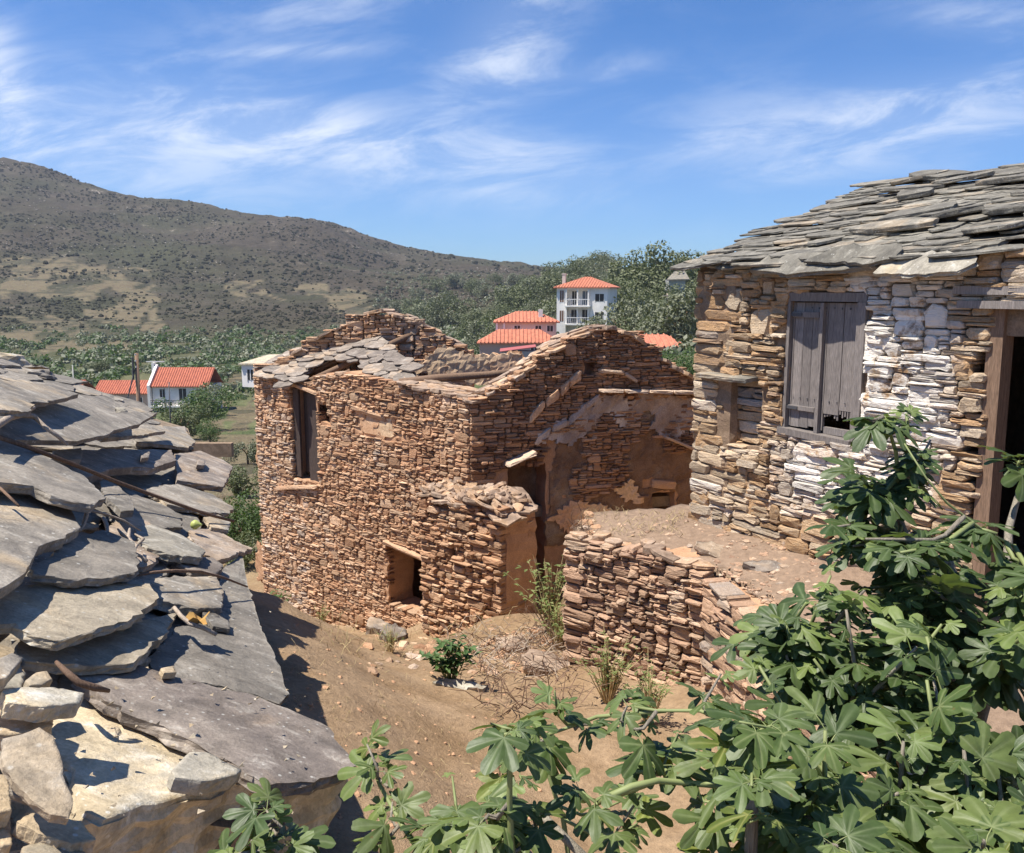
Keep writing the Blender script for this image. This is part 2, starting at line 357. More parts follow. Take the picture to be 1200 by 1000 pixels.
def farz(x, y):
    x = np.asarray(x, float); y = np.asarray(y, float); yy = np.clip(y, 18, 2999); s_ = np.clip(x / np.maximum(yy, 1), -1.29, 1.29)
    i = np.clip(np.searchsorted(FS, s_) - 1, 0, len(FS) - 2); j = np.clip(np.searchsorted(FY, yy) - 1, 0, len(FY) - 2)
    a = (s_ - FS[i]) / (FS[i + 1] - FS[i]); a = a * a * (3 - 2 * a) * .5 + a * .5
    b = (np.log(yy) - np.log(FY[j])) / (np.log(FY[j + 1]) - np.log(FY[j]))
    z = (FZ[i, j] * (1 - a) + FZ[i + 1, j] * a) * (1 - b) + (FZ[i, j + 1] * (1 - a) + FZ[i + 1, j + 1] * a) * b
    k = np.clip((yy - 120) / 500, 0, 1)
    z = z + k * (4.2 * np.sin(x / 37 + y / 61) * np.sin(y / 43 - x / 90) + 1.1 * np.sin(x / 11 + 2 * np.sin(y / 29)) * np.sin(y / 13) + .7 * np.sin(x / 5.1) * np.sin(y / 7.7 + x / 9)) * np.where(yy > 350, 1, .4)
    return z
def gz(x, y):
    x = np.asarray(x, float); y = np.asarray(y, float)
    lane = np.interp(y, laneY, laneZ) + np.where(y > 18, (farz(x, y) + 5.6), 0)
    lane = lane + wob(x, y) * .5
    ins = inpoly(x, y, TERR); d = segdist(x, y, EDGE)
    terr = -2.32 + .14 * np.clip(d / .8, 0, 1) + wob(x, y) * .35
    # earth bank heaped against the foot of the terrace wall
    bank = .12 * np.exp(-(d / .4) ** 2)
    low = lane + np.where(y < 9.5, bank, 0)
    sw = (x + .545) * .924 + (y - 2.65) * .383; low = low + .75 * np.exp(-(np.maximum(sw, 0) / .95) ** 2) * np.clip(sw + 1, 0, 1) * np.clip((13 - y) / 3, 0, 1)  # ground raised along the near house to narrow its eave shadow
    ax = np.clip((x - .5) / .5, 0, 1) * np.clip((y - 8.3) / .5, 0, 1); low = low * (1 - ax) + (-3.35) * ax
    low = low + .45 * np.exp(-(((x - .15) / .9) ** 2 + ((y - 9.2) / .8) ** 2)) + .3 * np.exp(-(((x + .9) / .7) ** 2 + ((y - 11.0) / .5) ** 2))
    far = np.clip((y - 14) / 4, 0, 1)
    t2 = terr * (1 - far) + np.minimum(low, terr) * far
    return np.where(ins & (y < 18) & (d > .2), t2, low)
def grid_mesh(name, X, Y, Z, mat, tone=None):
    n, m = X.shape; V = np.stack([X, Y, Z], -1).reshape(-1, 3)
    idx = np.arange(n * m).reshape(n, m)
    Fq = np.stack([idx[:-1, :-1], idx[:-1, 1:], idx[1:, 1:], idx[1:, :-1]], -1).reshape(-1, 4)
    me = bpy.data.meshes.new(name); me.vertices.add(len(V)); me.vertices.foreach_set('co', V.astype(np.float32).ravel())
    me.loops.add(Fq.size); me.loops.foreach_set('vertex_index', Fq.astype(np.int32).ravel())
    me.polygons.add(len(Fq)); me.polygons.foreach_set('loop_start', np.arange(0, Fq.size, 4, dtype=np.int32)); me.polygons.foreach_set('loop_total', np.full(len(Fq), 4, np.int32))
    me.polygons.foreach_set('use_smooth', np.ones(len(Fq), bool)); me.materials.append(mat)
    if tone is not None:
        a = me.color_attributes.new('tone', 'FLOAT_COLOR', 'POINT'); arr = np.ones((len(V), 4), np.float32); arr[:, :3] = tone.reshape(-1, 3)
        a.data.foreach_set('color', arr.ravel())
    me.update(calc_edges=True); me.validate(); return me

def ground_mat():
    m, t, b = new_mat('dry_earth', .97, .1); P = wpos(t); a = attr(t)
    n1 = t.noise(P, 1.3, 6, .6); n2 = t.noise(P, 18, 6, .7); n3 = t.noise(P, 90, 3, .7)
    c = t.mix(t.smooth(n1, .35, .65), (.27, .178, .1), (.345, .24, .148))
    c = t.mix(a[0], c, t.mix(n1, (.24, .165, .115), (.32, .23, .165)))       # terrace and path: greyer gravel
    c = t.mix(1.0, c, t.ramp(n2, [(0.3, .72), (0.7, 1.2)]), 'MULTIPLY')
    c = t.mix(t.math('MULTIPLY', t.smooth(n3, .62, .72), .6), c, (.36, .28, .21))
    c = t.mix(t.math('MULTIPLY', a[1], t.smooth(n2, .4, .6)), c, (.2, .19, .09))
    t.put(b.inputs['Base Color'], c); bump(t, b, t.math('ADD', n2, t.math('MULTIPLY', n3, .35)), .8, .03); return m
M_ground = ground_mat()
gx, gy = np.meshgrid(np.arange(-9, 13.01, .09), np.arange(-7, 20.01, .09)); gzv = gz(gx, gy)
rs = np.random.RandomState(3)
gzv += (rs.rand(*gzv.shape) - .5) * .022
tone = np.zeros(gx.shape + (3,)); tone[..., 0] = inpoly(gx, gy, TERR) * 1.0; tone[..., 1] = np.clip((gy - 15) / 3, 0, .5); tone[..., 2] = .5
obj('ground', grid_mesh('ground', gx, gy, gzv, M_ground, tone), kind='structure')

# far land: valley, fields and hill
FIELDS = [  # tan field patches as seen from the village
    [(0, 305), (60, 300), (120, 312), (150, 330), (150, 345), (80, 350), (0, 352)], [(95, 350), (110, 330), (150, 312), (175, 312), (190, 360), (190, 395), (120, 385)],
    [(0, 372), (95, 372), (110, 392), (40, 404), (0, 400)], [(45, 402), (150, 402), (152, 414), (50, 415)], [(250, 322), (300, 330), (330, 350), (280, 345)],
    [(340, 333), (385, 335), (440, 345), (430, 375), (380, 365)], [(30, 380), (95, 376), (112, 390), (50, 398)], [(240, 455), (300, 425), (300, 500), (265, 505), (232, 520), (250, 480)],
    [(540, 390), (600, 372), (570, 400)]]
def field_mask(x, y, z):
    Yc = y * cp - z * sp; Zc = y * sp + z * cp
    u = 600 + F * x / np.maximum(Yc, 1); v = 500 - F * Zc / np.maximum(Yc, 1)
    u = u + 5 * np.sin(v / 4.1) + 3 * np.sin(u / 7); v = v + 2.5 * np.sin(u / 9.3) + 1.5 * np.sin(u / 3.1)
    m = np.zeros(x.shape, bool)
    for P in FIELDS: m |= inpoly(u, v, P)
    m &= (np.sin(u / 13 + 2.2 * np.sin(v / 9)) + np.sin(v / 5.3 + 1.7 * np.sin(u / 17)) + .8 * np.sin(u / 4.7 + v / 3.1)) > -.55
    return m * 1.0, u, v
ss = np.arange(-1.25, 1.2501, .005); yy = np.concatenate([np.geomspace(19, 300, 110), np.geomspace(304, 1100, 210), np.array([1150, 1200, 1260])])
SS, YY = np.meshgrid(ss, yy); XX = SS * YY; ZZ = farz(XX, YY) + np.where(YY < 20, -.15, 0)
rg = rs.rand(*ZZ.shape); ZZ += np.clip((YY - 350) / 400, 0, 1) * (rg - .5) * 2.2
fm, uu, vv = field_mask(XX, YY, ZZ)
fm = np.maximum(fm, (YY < 95) * 1.0); tone = np.stack([fm, np.clip((YY - 120) / 260, 0, 1), rg], -1)
def hill_mat():
    m, t, b = new_mat('maquis_hillside', .95, .1); P = wpos(t); a = attr(t)
    n0 = t.noise(P, .006, 4, .6); n1 = t.noise(P, .045, 8, .75); n2 = t.noise(P, .35, 5, .75); n3 = t.noise(P, .016, 5, .65)
    c = t.mix(t.smooth(n0, .4, .62), (.056, .046, .033), (.052, .052, .03))
    c = t.mix(t.math('MULTIPLY', t.smooth(n3, .45, .65), .7), c, (.078, .064, .048))
    c = t.mix(1.0, c, t.ramp(n1, [(0.3, .62), (0.7, 1.35)]), 'MULTIPLY')
    rock = t.math('MULTIPLY', t.smooth(t.math('ADD', n1, t.math('MULTIPLY', n2, .5)), .86, .95), t.smooth(n3, .42, .6))
    c = t.mix(t.math('MULTIPLY', rock, .7), c, (.36, .31, .26))
    c = t.mix(t.math('MULTIPLY', t.smooth(n2, .6, .75), .35), c, (.16, .13, .09))
    valley = t.mix(t.smooth(n1, .4, .6), (.075, .095, .04), (.15, .15, .075))
    c = t.mix(a[1], valley, c)
    fld = t.mix(n1, (.13, .1, .066), (.2, .155, .1)); fld = t.mix(t.smooth(n2, .3, .75), fld, (.13, .115, .065))
    fld = t.mix(t.smooth(n1, .50, .58), fld, (.075, .07, .045))
    sp_ = t.node('ShaderNodeSeparateXYZ'); t.l.new(P, sp_.inputs[0]); wz = t.math('ADD', sp_.outputs[2], t.math('MULTIPLY', n3, 14)); st_ = t.math('FRACT', t.math('MULTIPLY', wz, .16))
    fld = t.mix(t.math('MULTIPLY', t.smooth(st_, .80, .93), .75), fld, (.06, .058, .038))
    c = t.mix(a[0], c, fld)
    c = t.mix(1.0, c, t.ramp(n2, [(0.25, .75), (0.75, 1.45)]), 'MULTIPLY')
    t.put(b.inputs['Base Color'], c); bump(t, b, t.math('ADD', n1, t.math('MULTIPLY', n2, .3)), .8, 5.0); return m
obj('hillside', grid_mesh('hillside', XX, YY, ZZ, hill_mat(), tone), kind='structure')
# ground that carries on behind the camera to the sides
bx, by = np.meshgrid(np.linspace(-400, 400, 60), np.linspace(-400, 19.5, 40))
bz = np.where((bx > -9.5) & (bx < 13.5) & (by > -7.5), -7.0, -3.6 - np.clip(np.abs(bx) - 10, 0, 60) * .05)
bz = np.where((by > 8) & (np.abs(bx) > 9), np.minimum(bz, -6.2), bz)
obj('village_ground', grid_mesh('village_ground', bx, by, bz, M_ground, np.zeros(bx.shape + (3,))), kind='structure')

# ================================================================== RUBBLE WALLS
def stone_geo(O, U, N, a0, a1, z0, z1, dep, back=.13, nstone=8, jit=.16, slope=0.0):
    """one wedge shaped stone between a0..a1 along the wall and z0..z1; returns verts, faces (front ring, inner ring, cap)"""
    w_, h = a1 - a0, z1 - z0; g = min(.005, h * .08)
    a0 += g; a1 -= g; z0 += g * .8; z1 -= g * .8; w_, h = a1 - a0, z1 - z0
    cx = min(w_ * .22, h * .42)
    def J(k): return (rnd() - .5) * k
    pts = [(a0 + cx * ru(.2, 1), z0), (a1 - cx * ru(.2, 1), z0), (a1, z0 + h * ru(.15, .45)), (a1, z1 - h * ru(.1, .45)),
           (a1 - cx * ru(.2, 1.1), z1), (a0 + cx * ru(.2, 1.1), z1), (a0, z1 - h * ru(.1, .45)), (a0, z0 + h * ru(.1, .45))]
    if w_ > h * 2.6:
        pts.insert(5, ((a0 + a1) / 2 + J(w_ * .3), z1 + J(h * .22))); pts.insert(1, ((a0 + a1) / 2 + J(w_ * .3), z0 + J(h * .18)))
    pts = [(p + J(h * jit), q + J(h * jit)) for p, q in pts]
    n = len(pts); ca, cz = (a0 + a1) / 2 + J(w_ * .3), (z0 + z1) / 2 + J(h * .3)
    ta, tz = J(.05) / max(w_, .08) * min(w_, .3), J(.03)
    V = []
    def put(a, z, d): V.append(O + U * a + np.array([0, 0, z + slope * a]) + N * d)
    for p, q in pts: put(p, q, -back)
    for p, q in pts: put(p, q, dep - .012 + J(.012))
    for p, q in pts:
        k = ru(.74, .95); put(ca + (p - ca) * k, cz + (q - cz) * k, dep + .008 + J(.014) + ta * (p - ca) / max(w_, .05) + tz * (q - cz) / max(h, .03))
    put(ca, cz, dep + ru(.004, .024))
    Fc = []
    for i in range(n):
        j = (i + 1) % n
        Fc += [(i, j, n + j, n + i), (n + i, n + j, 2 * n + j, 2 * n + i), (2 * n + i, 2 * n + j, 3 * n)]
    return V, Fc
def skyline(W, lo, hi, hole, lens, thick, big=.03, smin=.085):
    """packs stones bottom up into an irregular bond"""
    dxw = .02; n = max(2, int(W / dxw)); h = np.array([lo(i * dxw) for i in range(n)]) - np.array([rnd() * .03 for _ in range(n)]); top = np.array([hi((i + .5) * dxw) for i in range(n)])
    res = []; guard = 0
    while guard < 40000:
        guard += 1
        m = np.where(h < top - .012, h, 1e9); k = int(np.argmin(m)); tol = max(.012, thick * .38)
        if m[k] > 1e8: break
        h0 = h[k]; i = k
        while i > 0 and abs(h[i - 1] - h0) < tol: i -= 1
        j = k
        while j < n - 1 and abs(h[j + 1] - h0) < tol: j += 1
        run = j - i + 1; Wd = run * dxw
        if Wd < smin:
            nb = min(h[i - 1] if i > 0 else 1e9, h[j + 1] if j < n - 1 else 1e9)
            if nb > 1e8: nb = h0 + .06
            if nb - h0 > .02 and Wd >= .04: res.append((i * dxw, (j + 1) * dxw, h0, min(nb, h0 + .09)))
            h[i:j + 1] = min(nb, h0 + .09) if nb - h0 > .02 else nb; continue
        L = R.lognormvariate(math.log(lens), .5); L = min(max(L, smin), lens * 3.2)
        T = R.lognormvariate(math.log(thick), .38); T = min(max(T, thick * .45), thick * 2.4)
        if rnd() < big: T *= ru(1.6, 2.8); L = max(L, T * ru(1.2, 2.2))
        if i * dxw < .03 and rnd() < .7: L = max(L, ru(1.5, 2.6) * lens); T = max(T, thick * ru(1.3, 2.6))
        T = min(T, L * .8)
        if L > Wd or Wd - L < smin: L = Wd if Wd < lens * 3.4 else Wd * .5
        c = max(2, int(round(L / dxw))); c = min(c, run)
        st = i if rnd() < .5 else j + 1 - c
        z1 = h0 + T; tt = top[st:st + c].max()
        if z1 > tt + .03: z1 = max(tt + ru(-.01, .03), h0 + .025)
        res.append((st * dxw, (st + c) * dxw, h0, z1)); h[st:st + c] = z1
    return [r for r in res if not hole((r[0] + r[1]) / 2, (r[2] + r[3]) / 2)]
def rubble(parent, O, U, N, W, lo, hi, hole=lambda a, z: False, lens=.19, thick=.062, mat=None, tones=(.2, 1.0), wash=None,
           budget=300, prot=.035, name='stone', big=.03, rng=None, tonef=None, tilt=0.0, rects=()):
    O, U, N = (np.array(q, float) for q in (O, U, N))
    st = skyline(W, lo, hi, hole, lens, thick, big)
    st.sort(key=lambda r: -(r[1] - r[0]) * (r[3] - r[2]))
    par_loc = np.array(parent.location if parent.parent is None else parent.location)
    rest = MB(); cnt = 0
    for k, (a0, a1, z0, z1) in enumerate(st):
        for (h0, h1, y0, y1) in rects:
            if z1 > y0 + .01 and z0 < y1 - .01 and a1 > h0 and a0 < h1:
                if (a0 + a1) / 2 < h0: a1 = h0 + ru(-.01, .02)
                elif (a0 + a1) / 2 > h1: a0 = h1 - ru(-.01, .02)
                elif (z0 + z1) / 2 < y0: z1 = y0
                elif (z0 + z1) / 2 > y1: z0 = y1
        if a1 - a0 < .035 or z1 - z0 < .015: continue
        am, zm = (a0 + a1) / 2, (z0 + z1) / 2
        V, Fc = stone_geo(O, U, N, a0, a1, z0, z1, ru(0, prot) * (1 if rnd() < .9 else 1.7))
        t = (tonef(am, zm) if tonef else ru(*tones)); t = min(1, max(0, t + ru(-.25, .25)))
        g = wash(am, zm) if wash else 0
        tn = (t, g, rnd())
        c = O + U * am + np.array([0, 0, zm])
        if cnt < budget:
            V = np.array(V) - c
            me = make_mesh(name, V, Fc, mat, tn)
            o = obj(name, me, parent); o.location = tuple(c - par_loc); cnt += 1
        else: rest.add(np.array(V) - par_loc, Fc, tn)
    if rest.V: rest.build('small_stones', mat, parent, kind='stuff')
    return len(st)
def core(parent, name, O, U, N, W, lo, hi, hole, thick, mat, front=-.045, step=.09, tone=(.5, 0, .5)):
    """the clay and stone heart of a wall: a solid with real openings"""
    O, U, N = (np.array(q, float) for q in (O, U, N))
    na = max(1, int(round(W / step))); da = W / na
    los = [lo((i + .5) * da) - .3 for i in range(na)]; his = [hi((i + .5) * da) - .02 for i in range(na)]
    z0 = min(los); nz = max(1, int(math.ceil((max(his) - z0) / step)))
    occ = np.zeros((na + 2, nz + 2), bool)
    for i in range(na):
        for j in range(nz):
            z = z0 + (j + .5) * step
            if los[i] - step < z < his[i] and not hole((i + .5) * da, z): occ[i + 1, j + 1] = True
    mb = MB(np.array(parent.location)); cache = {}; V = []; Fc = []
    def vid(i, j, s):
        k = (i, j, s)
        if k not in cache:
            jj = (mnoise.noise(Vector((i * .7, j * .7, s * 9.1 + W)))) * .03
            cache[k] = len(V); V.append(O + U * (i * da + jj) + np.array([0, 0, z0 + j * step + jj]) + N * (front + jj * .5 if s else front - thick + jj))
        return cache[k]
    for i in range(na):
        for j in range(nz):
            if not occ[i + 1, j + 1]: continue
            Fc.append((vid(i, j, 1), vid(i + 1, j, 1), vid(i + 1, j + 1, 1), vid(i, j + 1, 1)))
            Fc.append((vid(i, j, 0), vid(i, j + 1, 0), vid(i + 1, j + 1, 0), vid(i + 1, j, 0)))
            if not occ[i, j + 1]: Fc.append((vid(i, j, 0), vid(i, j, 1), vid(i, j + 1, 1), vid(i, j + 1, 0)))
            if not occ[i + 2, j + 1]: Fc.append((vid(i + 1, j, 1), vid(i + 1, j, 0), vid(i + 1, j + 1, 0), vid(i + 1, j + 1, 1)))
            if not occ[i + 1, j]: Fc.append((vid(i, j, 0), vid(i + 1, j, 0), vid(i + 1, j, 1), vid(i, j, 1)))
            if not occ[i + 1, j + 2]: Fc.append((vid(i, j + 1, 1), vid(i + 1, j + 1, 1), vid(i + 1, j + 1, 0), vid(i, j + 1, 0)))
    mb.add(V, Fc, tone); return mb.build(name, mat, parent)

# ================================================================== STONE SLABS
def slab_data(poly, t, nseg=26, layers=4, rough=.02, rel=.004, fine=None):
    """poly: 2D outline (metres, ccw); returns verts/faces of a split schist slab, top at z=0"""
    P = np.array(poly, float)
    A = .5 * np.sum(P[:, 0] * np.roll(P[:, 1], -1) - np.roll(P[:, 0], -1) * P[:, 1])
    if A < 0: P = P[::-1]
    L = np.linalg.norm(np.roll(P, -1, 0) - P, axis=1); tot = L.sum(); pts = []
    for i in range(len(P)):
        k = max(1, int(round(L[i] / tot * nseg)))
        for q in range(k): pts.append(P[i] + (P[(i + 1) % len(P)] - P[i]) * (q / k))
    pts = np.array(pts); n = len(pts); c = pts.mean(0)
    seed = rnd() * 100; sc = 1 / (tot / 6)
    def nz(p, f, o): return mnoise.noise(Vector((p[0] * f + seed, p[1] * f, o)))
    rad = pts - c; rl = np.linalg.norm(rad, axis=1)[:, None] + 1e-6; dirn = rad / rl
    base = np.array([nz(p, 3.2 * sc, 1) * .7 + nz(p, 10 * sc, 2) * .8 + nz(p, 26 * sc, 3) * .8 for p in pts])[:, None] * rough
    ring0 = pts + dirn * base
    V = []
    lv = [-t * .05] + [-t * (i + .5) / layers for i in range(layers)] + [-t]
    def zt(p): return nz(p, 1.6 * sc, 5) * rel * 1.6 + nz(p, 7 * sc, 6) * rel
    for k, z in enumerate(lv):
        for i in range(n):
            o = -.0015 * rnd() if k == 0 else (nz(pts[i], 7 * sc, 10 + k * 3.1) * rough * .9 - (rough * .45 if k == len(lv) - 1 else 0))
            q = ring0[i] + dirn[i] * o
            V.append((q[0], q[1], z + (zt(q) if k < 2 else zt(q) * .6)))
    nl = len(lv); st = len(V)
    rings = [.985, .82, .6, .34] if nseg > 14 else [.93, .55]
    for f in rings:
        for i in range(n):
            q = c + (ring0[i] - c) * f; V.append((q[0], q[1], zt(q) + (0 if f < .95 else -rel * .5)))
    V.append((c[0], c[1], zt(c))); Fc = []; sm = []
    def band(a, b, s):
        for i in range(n): Fc.append((a + i, a + (i + 1) % n, b + (i + 1) % n, b + i)); sm.append(s)
    for k in range(nl - 1): band((k + 1) * n, k * n, False)
    band(0, st, False)
    for r_ in range(len(rings) - 1): band(st + r_ * n, st + (r_ + 1) * n, True)
    last = st + (len(rings) - 1) * n
    for i in range(n): Fc.append((last + i, last + (i + 1) % n, len(V) - 1)); sm.append(True)
    Fc.append(tuple((nl - 1) * n + i for i in range(n))[::-1]); sm.append(False)
    return V, Fc, sm
def frame(n, ex):
    n = np.array(n, float); n /= np.linalg.norm(n); ex = np.array(ex, float); ex -= n * ex.dot(n); ex /= np.linalg.norm(ex)
    return ex, np.cross(n, ex), n
def put_matrix(o, ex, ey, n, loc, parent=None, scale=(1, 1, 1)):
    M = Matrix(((ex[0] * scale[0], ey[0] * scale[1], n[0] * scale[2], loc[0]), (ex[1] * scale[0], ey[1] * scale[1], n[1] * scale[2], loc[1]), (ex[2] * scale[0], ey[2] * scale[1], n[2] * scale[2], loc[2]), (0, 0, 0, 1)))
    if parent is not None: M = Matrix.Translation(-Vector(parent.location)) @ M
    o.matrix_basis = M
def rand_poly(w_, h, k=7, j=.16):
    P = []; ph = rnd()
    for i in range(k):
        g = 2 * math.pi * (i + ph + (rnd() - .5) * .5) / k; c, s_ = math.cos(g), math.sin(g)
        r_ = 1 / (abs(c) ** 3.2 + abs(s_) ** 3.2) ** (1 / 3.2) * (1 + (rnd() - .5) * j * 2)
        P.append((c * r_ * w_ / 2, s_ * r_ * h / 2))
    return P
SLABLIB = {}
def slab_lib(key, mat, n=10, nseg=12, w_=1.0, h=1.0, t=.05, rough=.035, rel=.006, layers=2):
    if key not in SLABLIB:
        L = []
        for i in range(n):
            V, Fc, sm = slab_data(rand_poly(w_, h, 8), t, nseg, layers, rough, rel)
            L.append(make_mesh('slab', V, Fc, mat, (.5, 0, .5), sm))
        SLABLIB[key] = L
    return R.choice(SLABLIB[key])
# ================================================================== RUINED HOUSE
def unit(v): v = np.array(v, float); return v / np.linalg.norm(v)
A3 = unit((-.76, .65, 0)); NA = unit((-.65, -.76, 0)); B3 = unit((.954, .30, 0)); NB = unit((.30, -.954, 0)); DB3 = unit((.995, -.1, 0)); DBN = unit((-.1, -.995, 0))
C0 = np.array([-.555, 11.0, 0.0])
ruin = thing('ruined_house', 'roofless ruined rubble house of rust orange stone with broken slab roof at one end', 'ruin', (C0[0], C0[1], -4.6))
def wallpt(O, U, N, u, v):
    p = on_plane(u, v, O, N); return float(np.dot(p - O, U)), float(p[2])
def prof(O, U, N, pts):
    q = sorted(wallpt(O, U, N, *p) for p in pts); xs = [a for a, _ in q]; zs = [b for _, b in q]
    return lambda a: float(np.interp(a, xs, zs))
WA = 4.95
topA = prof(C0, A3, NA, [(552, 474), (530, 466), (490, 456), (455, 447), (425, 441), (400, 437), (380, 440), (366, 452), (345, 446), (297, 442)])
def gl(O, U, off=0): return lambda a: float(gz(*(O + U * a)[:2])) - .1 + off
def recthole(O, U, N, rects):
    R_ = []
    for (u0, v0, u1, v1) in rects:
        a0, z0 = wallpt(O, U, N, u0, (v0 + v1) / 2)[0], wallpt(O, U, N, (u0 + u1) / 2, v1)[1]
        a1, z1 = wallpt(O, U, N, u1, (v0 + v1) / 2)[0], wallpt(O, U, N, (u0 + u1) / 2, v0)[1]
        R_.append((min(a0, a1), max(a0, a1), z0, z1))
    return R_
hA = recthole(C0, A3, NA, [(343, 455, 372, 563), (374, 472, 384, 495), (455, 642, 496, 714), (505, 624, 517, 650)])
def inh(H): return lambda a, z: any(h[0] < a < h[1] and h[2] < z < h[3] for h in H)
crackx = [wallpt(C0, A3, NA, *p) for p in [(355, 568), (350, 590), (343, 615), (340, 640), (342, 665), (345, 690)]]
def crack(a, z):
    zs = [c[1] for c in crackx][::-1]; xs = [c[0] for c in crackx][::-1]
    return zs[0] < z < zs[-1] and abs(a - np.interp(z, zs, xs) - .05 * math.sin(z * 17)) < .028
holeA = lambda a, z: inh(hA)(a, z) or crack(a, z)
def patchA(a, z): # clay plastered patch under a long lintel stone
    p = wallpt(C0, A3, NA, 440, 500); return abs(a - p[0]) < .42 and abs(z - p[1]) < .17
wallA = obj('front_wall', None, ruin) if False else None
core(ruin, 'wall_core', C0, A3, NA, WA, gl(C0, A3), topA, inh(hA), .5, M_mortar, front=-.02)
rubble(ruin, C0, A3, NA, WA, gl(C0, A3), topA, lambda a, z: holeA(a, z) or patchA(a, z), lens=.125, thick=.035, mat=M_ruin, tones=(.25, .85), prot=.024, budget=130, rects=hA,
       tonef=lambda a, z: .52 + .22 * mnoise.noise(Vector((a * 1.1, z * 1.1, 3))) + (.2 if a > 3.6 else 0), big=.09)
mb = MB(np.array(ruin.location))
p = wallpt(C0, A3, NA, 440, 500); c = C0 + A3 * p[0] + np.array([0, 0, p[1]]) - NA * .012
V, Fc = stone_geo(C0, A3, NA, p[0] - .4, p[0] + .4, p[1] - .165, p[1] + .16, -.015, nstone=8); mb.add(V, Fc); mb.build('plaster_patch', M_plaster, ruin)
def lintel(parent, O, U, N, pa, pb, th, dep, mat, name='lintel', out=.06):
    a0, z0 = wallpt(O, U, N, *pa); a1, z1 = wallpt(O, U, N, *pb)
    if a0 > a1: a0, z0, a1, z1 = a1, z1, a0, z0
    s = (z1 - z0) / (a1 - a0); V, Fc = stone_geo(O, U, N, a0, a1, z0 - th / 2 - s * a0, z0 + th / 2 - s * a0, out, back=dep, slope=s)
    m_ = MB(np.array(parent.location)); m_.add(V, Fc, (.65, 0, .7)); return m_.build(name, mat, parent)
lintel(ruin, C0, A3, NA, (410, 476), (452, 491), .085, .2, M_ruin, 'long_stone', .02)
lintel(ruin, C0, A3, NA, (452, 634), (500, 655), .07, .4, M_ruin, 'lintel', .07)
lintel(ruin, C0, A3, NA, (340, 448), (374, 462), .06, .4, M_ruin, 'lintel', .05)
lintel(ruin, C0, A3, NA, (325, 572), (375, 570), .07, .3, M_ruin, 'sill', .06)
def patch(parent, O, U, N, poly, mat, dep=.02, name='plaster', th=.05, holes=lambda a, z: False, thr=-.25, rs_=.05, tonef=None):
    """broken plaster: a rough raised sheet inside a picture polygon on a wall"""
    P = [wallpt(O, U, N, *q) for q in poly]; xs = [q[0] for q in P]; zs = [q[1] for q in P]
    aa = np.arange(min(xs), max(xs), rs_); zz = np.arange(min(zs), max(zs), rs_); V = []; Fc = []; vid = {}
    AA, Z2 = np.meshgrid(aa, zz, indexing='ij'); ok = inpoly(AA + rs_ / 2, Z2 + rs_ / 2, P)
    for i in range(len(aa)):
        for j in range(len(zz)):
            if ok[i, j] and (holes(aa[i] + rs_ / 2, zz[j] + rs_ / 2) or mnoise.noise(Vector((aa[i] * 3.1, zz[j] * 3.1, dep * 70))) < thr): ok[i, j] = False
    TT = []
    def vd(i, j, s):
        k = (i, j, s)
        if k not in vid:
            TT.append(tonef(aa[0] + i * rs_, zz[0] + j * rs_) if tonef else (.5, 0, .5))
            a, z = aa[0] + i * rs_, zz[0] + j * rs_; q = mnoise.noise(Vector((a * 5, z * 5, 2))) * .025; r2 = mnoise.noise(Vector((a * 14, z * 14, 4))) * .018
            vid[k] = len(V); j1 = mnoise.noise(Vector((i * 1.7 + .3, j * 1.3, 7))) * rs_ * .9; j2 = mnoise.noise(Vector((i * 1.1, j * 1.9 + .4, 17))) * rs_ * .9; V.append(O + U * (a + j1) + np.array([0, 0, z + j2]) + N * ((dep + q + r2) if s else dep - th))
        return vid[k]
    for i in range(len(aa)):
        for j in range(len(zz)):
            if not ok[i, j]: continue
            Fc.append((vd(i, j, 1), vd(i + 1, j, 1), vd(i + 1, j + 1, 1), vd(i, j + 1, 1)))
            for (di, dj, e) in ((-1, 0, ((i, j), (i, j + 1))), (1, 0, ((i + 1, j + 1), (i + 1, j))), (0, -1, ((i + 1, j), (i, j))), (0, 1, ((i, j + 1), (i + 1, j + 1)))):
                ii, jj = i + di, j + dj
                if ii < 0 or jj < 0 or ii >= len(aa) or jj >= len(zz) or not ok[ii, jj]:
                    (p0, q0), (p1, q1) = e; Fc.append((vd(p0, q0, 1), vd(p0, q0, 0), vd(p1, q1, 0), vd(p1, q1, 1)))
    if not V: return
    m_ = MB(np.array(parent.location)); m_.add(V, Fc, TT); o = m_.build(name, mat, parent)
    if 'mortar' in name: o['kind'] = 'stuff'
    return o
patch(ruin, C0, A3, NA, [(560, 480), (470, 455), (380, 450), (300, 470), (300, 680), (420, 740), (600, 800)], M_mortar, .0, 'clay_mortar', .03, lambda a, z: holeA(a, z) or a < .05, .08)
# shutter of the tall window; dark planks fill it to stand in for shade
a0, a1, z0, z1 = hA[0]
for k, (f0, f1, d) in enumerate([(.0, .22, -.05), (.2, .56, -.16), (.54, 1.0, -.07)]):
    mb = MB(np.array(ruin.location)); am = a0 + (a1 - a0) * (1 - (f0 + f1) / 2)
    mb.box(C0 + A3 * am + NA * d + np.array([0, 0, (z0 + z1) / 2 - (.04 if k == 2 else 0)]), A3, NA, (0, 0, 1), (a1 - a0) * (f1 - f0) / 2, .018, (z1 - z0) / 2 - (.03 if k != 1 else .1)); mb.build('plank', M_woodd, ruin)
# floor inside: unseen slab added so that the cellar below stays dark
ins = [C0 + A3 * .2 + B3 * .3, C0 + A3 * (WA - .3) + B3 * .3, C0 + A3 * (WA - .3) + B3 * 3.6, C0 + A3 * .2 + B3 * 3.6]
mb = MB(np.array(ruin.location)); mb.prism([(q[0], q[1]) for q in ins][::-1], -2.95, -3.1); mb.build('upper_floor', M_deck, ruin)

